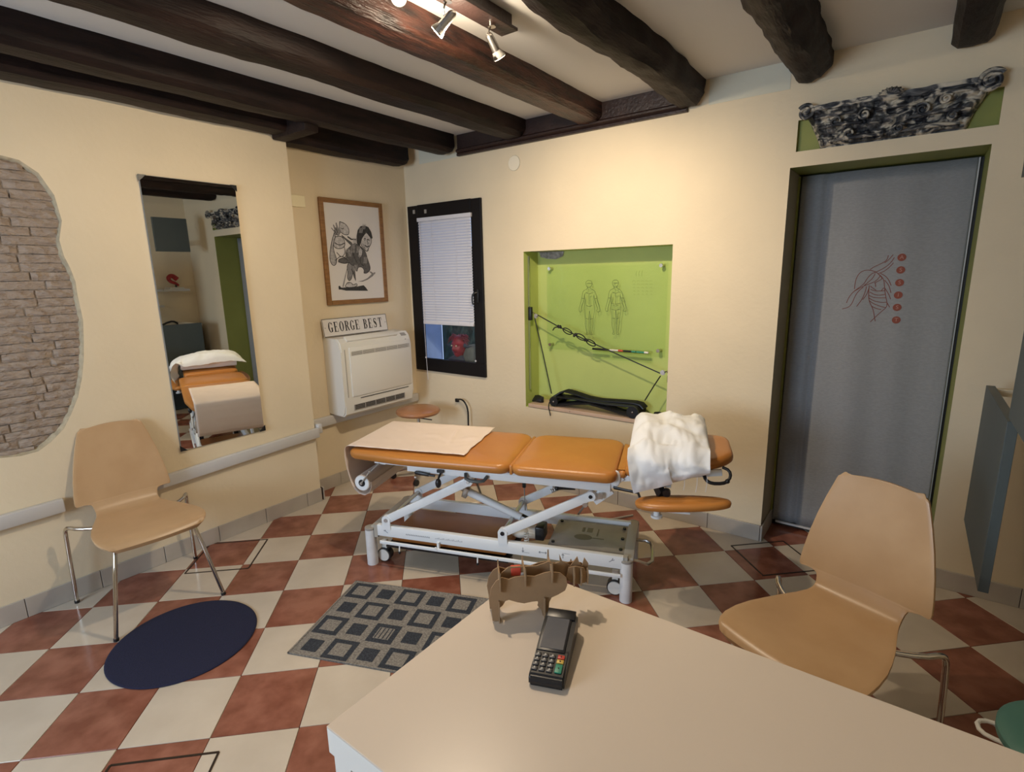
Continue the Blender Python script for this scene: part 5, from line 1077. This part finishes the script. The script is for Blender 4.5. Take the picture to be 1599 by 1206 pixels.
# scissor arms
for y in (.022, .424):
    for (x0, z0, x1, z1) in ((.118, .290, .615, .563), (.797, .297, 1.252, .548)):
        a_ = obj('scissor_arm', MB().beam((x0, y, z0), (x1, y, z1), .020, .046, bev=.004), 'white', t)
        mb = MB(); mb.cyl((x0, y - .014, z0), (x0, y + .014, z0), .026, n=24); mb.cyl((x1, y - .013, z1), (x1, y + .014, z1), .024, n=24); mb.box((x0, y + .012 - .024, z0 - .028), (.05, .006, .056)); obj_each('arm_eye', mb, 'white', a_)
        mb = MB(); mb.cyl((x0, y - .019, z0), (x0, y - .013, z0), .011, n=14); mb.cyl((x1, y - .018, z1), (x1, y - .012, z1), .009, n=14); obj_each('pivot_bolt', mb, 'black' if x0 > .5 else 'steel', a_)
mb = MB(); mb.cyl((.118, .03, .29), (.118, .42, .29), .012); mb.cyl((.615, .03, .563), (.615, .42, .563), .012); mb.cyl((.797, .03, .297), (.797, .42, .297), .012); mb.cyl((1.252, .03, .548), (1.252, .42, .548), .012); obj_each('cross_shaft', mb, 'steel', t)
mb = MB(); mb.cyl((.52, .20, .430), (.845, .20, .305), .021, n=24); o = obj('lift_actuator', mb, 'white', t)
mb = MB(); mb.cyl((.455, .20, .455), (.53, .20, .427), .011, n=16); mb.box((.527, .20, .422), (.03, .045, .06), rot=('Y', math.radians(21)), bev=.003); obj('actuator_rod', mb, 'steel', o)
mb = MB(); mb.cyl((.50, .228, .440), (.92, .228, .275), .008, n=12); obj('gas_strut', mb, 'black', t)
mb = MB(); mb.sph((.865, .10, .275), .045, (1.2, .8, .8), n=20); mb.cyl((.86, .11, .27), (.95, .13, .265), .036, n=20); obj('motor', mb, 'offwhite', t)
obj('motor_block', MB().box((.975, .13, .275), (.05, .09, .075), bev=.008), 'black', t)
mb = MB(); mb.tube([(.915 + .012 * math.cos(k * 1.1), .05 + .012 * math.sin(k * 1.1), .215 + k * .0026) for k in range(34)], .0028, n=6); obj('coiled_cord', mb, 'offwhite', t)
# spring between the right-hand arms
mb = MB(); n_ = 150; a0 = Vector((.98, .36, .405)); b0 = Vector((1.12, .36, .475)); dd = (b0 - a0); ux = dd.normalized(); uy = Vector((0, 1, 0)); uz = ux.cross(uy)
mb.tube([a0 + dd * (k / n_) + (uy * math.cos(k * .55) + uz * math.sin(k * .55)) * .011 for k in range(n_ + 1)], .0026, n=6); obj('coil_spring', mb, 'steel', t)
mb = MB(); mb.cyl((1.10, .24, .545), (1.17, .24, .50), .022, n=18); mb.box((1.02, .40, .44), (.08, .006, .06)); obj('spring_bracket', mb, 'steel', t)
# grey control box lid with scratched badge
bx = obj('control_box', MB().box((1.222, .222, .205), (.40, .30, .06), bev=.006), mat('worn_metal_lid', (.42, .385, .33), .45, noise_amt=.15, scale=10, metal=.2), t)
mb = MB()
for p in ((1.045, .10), (1.045, .345), (1.395, .10), (1.395, .215), (1.395, .335)): mb.cyl((p[0], p[1], .234), (p[0], p[1], .243), .009, n=14)
obj_each('screw_cap', mb, 'black', bx)
mb = MB(); mb.sph((1.19, .19, .2355), .042, (1.15, .75, .02), n=24); mb.box((1.27, .19, .2358), (.06, .008, .001)); mb.box((1.18, .275, .2358), (.014, .05, .001)); mb.box((1.215, .275, .2358), (.03, .05, .001)); mb.box((1.26, .255, .2358), (.006, .08, .001)); obj('worn_badge', mb, mat('worn_badge_print', (.20, .18, .11), .6), bx, smooth=False)
obj('lower_pad', MB().box((.46, .222, .168), (.68, .34, .05), bev=.012), 'brownpad', t)
mb = MB(); mb.box((.46, .222, .126), (.72, .40, .008)); obj('pad_shelf', mb, 'black', t)
# rail print: arrows, faint maker text, level marks
RY = .0125
mb = MB(); Pf = lambda p: (p.x, RY, p.y)
def arrow(x, z, dx, dz, s=.012): 
    ribbon(mb, [(x - dx * s, z - dz * s), (x + dx * s, z + dz * s)], .003, Pf)
    tip = Vector((x + dx * s, z + dz * s)); nn = Vector((-dz, dx)); dv = Vector((dx, dz))
    for k in (-1, 1): ribbon(mb, [tip - dv * .007 + nn * k * .006, tip], .003, Pf)
arrow(.905, .218, 0, -1); ribbon(mb, [(.90, .203), (.94, .203)], .0016, Pf); arrow(1.01, .216, 1, 0, .02); arrow(1.01, .216, -1, 0, .02); arrow(1.115, .210, 0, 1); ribbon(mb, [(1.11, .226), (1.15, .226)], .0016, Pf)
for k in range(14): ribbon(mb, [(.235 + k * .0105, .214), (.2375 + k * .0105, .224), (.241 + k * .0105, .214)], .0022, Pf)
for k in range(17):
    h = .006 + .004 * ((k * 7) % 3); ribbon(mb, [(.41 + k * .0095, .213), (.414 + k * .0095, .213 + h), (.4175 + k * .0095, .214)], .0013, Pf)
for x, s in ((.105, 1), (1.365, -1)): ribbon(mb, [(x, .235), (x + .004 * s, .222), (x + .018 * s, .212)], .003, Pf); ribbon(mb, [(x + .004 * s, .222), (x - .008 * s, .226)], .003, Pf)
obj('rail_print', mb, 'greyink', t, smooth=False, label='grey arrows and faint lettering printed on the white rail')
# levers and knobs under the leg section
mb = MB(); mb.box((.355, .015, .585), (.085, .022, .018), rot=('Y', math.radians(5)), bev=.006); mb.cyl((.395, .01, .582), (.43, .01, .58), .006); obj('grip_lever', mb, 'black', t)
mb = MB(); mb.sph((.452, .0, .545), .020, (.8, .8, 1.35), n=16); mb.tube([(.452, .005, .57), (.462, .02, .60), (.46, .03, .61)], .006, n=8); mb.box((.458, .022, .606), (.035, .02, .015)); obj('release_knob', mb, 'black', t)
mb = MB(); mb.tube([(.60, .022, .605), (.61, -.005, .58), (.70, -.005, .575), (.72, .022, .60)], .009, n=8, smooth=1); obj('side_grip', mb, mat('dark_grey_grip', (.07, .08, .08), .4), t)
mb = MB(); mb.sph((1.08, .038, .565), .012, n=12); mb.beam((1.09, .03, .568), (1.17, .05, .565), .01, .01); obj('stop_pin', mb, 'black', t)
mb = MB(); mb.tube([(1.36, .03, .60), (1.45, .0, .60), (1.475, .0, .60), (1.485, -.003, .575)], .006, n=8, smooth=1); mb.tube([(1.36, .05, .585), (1.47, .02, .585)], .004, n=6); obj('handle_rod', mb, 'black', t)
obj('corner_plate', MB().sph((1.372, .03, .645), .035, (.6, .25, 1.2), n=16), 'white', t)
mb = MB(); mb.cyl((1.225, .012, .500), (1.225, .040, .500), .013, n=14); mb.box((1.30, .015, .555), (.02, .012, .03)); obj_each('stop_bolt', mb, 'steel', t)
# hand switch hanging on its coiled cord
mb = MB(); mb.tube([(.835 + .006 * math.cos(k * 1.3), .30 + .006 * math.sin(k * 1.3), .60 - k * .0028) for k in range(36)], .0022, n=5); hs = obj('switch_cord', mb, 'offwhite', t)
obj('hand_switch', MB().box((.838, .30, .468), (.020, .016, .062), bev=.004), 'black', t); obj('switch_tail', MB().tube([(.838, .30, .437), (.842, .30, .30)], .003), 'greyplastic', t)
mb = MB(); mb.tube([(1.24, .42, .50), (1.17, .50, .30), (1.02, .62, .05), (.98, .70, .010), (1.4, 1.0, .010)], .006, n=8, smooth=2); obj('mains_cable', mb, 'greyplastic', t)

# couch paper and roll
tp = thing('couch_paper_roll', 'pinkish couch paper roll at the foot end, its sheet laid over the leg section', 'paper roll', (1.185, -1.54, 0), TA)
fall = [(-.086, .7065), (-.104, .700), (-.113, .680), (-.114, .640), (-.107, .570), (-.090, .500), (-.072, .458), (-.042, .430), (-.008, .424), (.022, .440), (.036, .474), (.036, .505)]
fl_ = [0]
for p_, q_ in zip(fall, fall[1:]): fl_.append(fl_[-1] + math.dist(p_, q_))
def sheet(u, v):
    y = .016 + v * .516; s = u * (.684 + fl_[-1]); w_ = noise.noise(Vector((s * 9, v * 5, 0))) * .0035
    w_ = abs(w_) + .0045 * math.exp(-((v - .55) / .05) ** 2) * max(0, math.sin(s * 26)) * (s < .40) + .003 * math.exp(-((s - .12 - v * .1) / .012) ** 2) * (.3 < v < .8)
    if s < .684: return Vector((.598 - s + .008 * noise.noise(Vector((v * 7, 0, 0))) * (s < .02), y, .7062 + w_ + .0006))
    k = s - .684; i = max(j for j in range(len(fl_) - 1) if fl_[j] <= k + 1e-9); f = min(1, (k - fl_[i]) / (fl_[i + 1] - fl_[i])); a_, b_ = fall[i], fall[i + 1]
    return Vector((a_[0] + (b_[0] - a_[0]) * f, y, a_[1] + (b_[1] - a_[1]) * f + w_ * max(0, 1 - k * 12)))
mb = MB(); mb.grid(sheet, 150, 30); sh = obj('paper_sheet', mb, 'paper', tp); md = sh.modifiers.new('s', 'SOLIDIFY'); md.thickness = .0008; md.offset = 1
RC = Vector((-.012, 0, .500))
mb = MB(); rings = [(.045, .004), (.045, .530), (.020, .530), (.020, .004)]
mb.cyl((RC.x, .006, RC.z), (RC.x, .530, RC.z), .0455, n=40); obj('roll_body', mb, 'paperback', tp)
mb = MB(); n = 40
V = [[mb.bm.verts.new((RC.x + r * math.cos(2 * PI * i / n), .0045, RC.z + r * math.sin(2 * PI * i / n))) for i in range(n)] for r in (.0415, .020)]
for i in range(n): mb.bm.faces.new((V[0][i], V[0][(i + 1) % n], V[1][(i + 1) % n], V[1][i]))
obj('roll_end', mb, 'white', tp, label='white cut end of the roll')
obj('roll_core', MB().cyl((RC.x, .003, RC.z), (RC.x, .012, RC.z), .020, n=24), 'black', tp)
mb = MB(); mb.tube([(RC.x, -.004, RC.z), (.035, .0, .56), (.075, .02, .60), (.090, .035, .615)], .0042, n=8); mb.cyl((RC.x, -.006, RC.z), (RC.x, .014, RC.z), .008, n=12); mb.sph((.043, .001, .572), .007, n=8); obj('holder_rod', mb, 'greyplastic', tp)

# white pillow draped across the head section
tl = thing('white_pillow', 'crumpled white pillow draped across the head section of the treatment table', 'pillow', (1.185, -1.54, 0), TA)
sec = [(-.060, .615, 0), (-.082, .67, 0), (-.082, .73, 0), (-.058, .79, 0), (-.01, .835, 0), (.06, .866, 0), (.15, .884, 0), (.25, .888, 0), (.34, .886, 0), (.43, .872, 0), (.51, .842, 0), (.56, .80, 0), (.585, .765, 0)]
def lerp_sec(v):
    k = v * (len(sec) - 1); i = min(int(k), len(sec) - 2); f = k - i; a, b = sec[i], sec[i + 1]
    a_ = sec[max(i - 1, 0)]; b_ = sec[min(i + 2, len(sec) - 1)]
    h = lambda p0, p1, p2, p3: .5 * ((2 * p1) + (-p0 + p2) * f + (2 * p0 - 5 * p1 + 4 * p2 - p3) * f * f + (-p0 + 3 * p1 - 3 * p2 + p3) * f ** 3)
    return h(a_[0], a[0], b[0], b_[0]), h(a_[1], a[1], b[1], b_[1])
def top(u, v):
    y, z = lerp_sec(v); x = 1.425 + u * .36
    # the hem rises towards the right, sags at the left corner
    fz = max(0, 1 - v * 4.2)
    z += fz * (.115 * u - .0 ) ; y += fz * .03 * u
    e = min(u, 1 - u); wv = min(1, max(0, (y + .03) / .05)); bs = .728 + .155 * (x - 1.40) + .030; q_ = max(0, 1 - e / .20); rnd = math.sqrt(max(0, 1 - q_ * q_))
    if z > bs: z = z + (bs + (z - bs) * (.25 + .75 * rnd) - z) * wv
    x += .03 * fz * (1 if u < .5 else .2) + .02 * (v - .5) * (u - .5)
    w_ = .018 * noise.noise(Vector((u * 3.2 + v * 2.0, v * 6, 1))) + .010 * abs(noise.noise(Vector((u * 7 - v * 5, v * 9 + u * 4, 8)))) + .014 * math.sin((u * 2.3 + v * 1.1) * 7 + 2 * noise.noise(Vector((u * 2, v * 3, 4)))) * (.35 + .65 * max(0, 1 - v * 1.7)) + .005 * noise.noise(Vector((u * 11, v * 15, 2)))
    w_ += -.012 * math.exp(-((v - .52 - .05 * math.sin(u * 5)) / .03) ** 2)
    n_ = Vector((0, -1, .5)) if v < .35 else Vector((0, 0, 1)); n_.normalize()
    return Vector((x, y, z)) + n_ * w_
mb = MB(); NU_, NV_ = 60, 90
V = mb.grid(top, NU_, NV_)
def und(u, v):
    p = top(u, v); y, z = p.y, p.z; m_ = min(u, 1 - u, v * 1.5, (1 - v) * 1.5)
    base = .728 + .155 * (p.x - 1.40)
    if -.005 < p.y < .50: zz = base
    else: zz = None
    k = min(1, max(0, m_) * 6)
    if zz is None or zz > p.z: q_ = p + Vector((0, .045 if p.y < .25 else -.045, -.012)) * k
    else: q_ = Vector((p.x, p.y, p.z + (zz - p.z) * k))
    return q_
V2 = mb.grid(und, NU_, NV_)
for i in range(NU_ - 1): mb.bm.faces.new((V[i][0], V[i + 1][0], V2[i + 1][0], V2[i][0])) ; mb.bm.faces.new((V[i][-1], V[i + 1][-1], V2[i + 1][-1], V2[i][-1]))
for j in range(NV_ - 1): mb.bm.faces.new((V[0][j], V[0][j + 1], V2[0][j + 1], V2[0][j])); mb.bm.faces.new((V[-1][j], V[-1][j + 1], V2[-1][j + 1], V2[-1][j]))
obj('pillowcase', mb, 'linen', tl, angle=70)
mb = MB()
for (u, l) in ((.70, .05), (.85, .075), (.97, .085)):
    p = top(u, 0.0); mb.tube([p + Vector((0, .002, .01)), p + Vector((0, -.004, -l * .5)), p + Vector((-.004, -.002, -l))], .0012, n=5)
obj_each('loose_thread', mb, 'linen', tl)
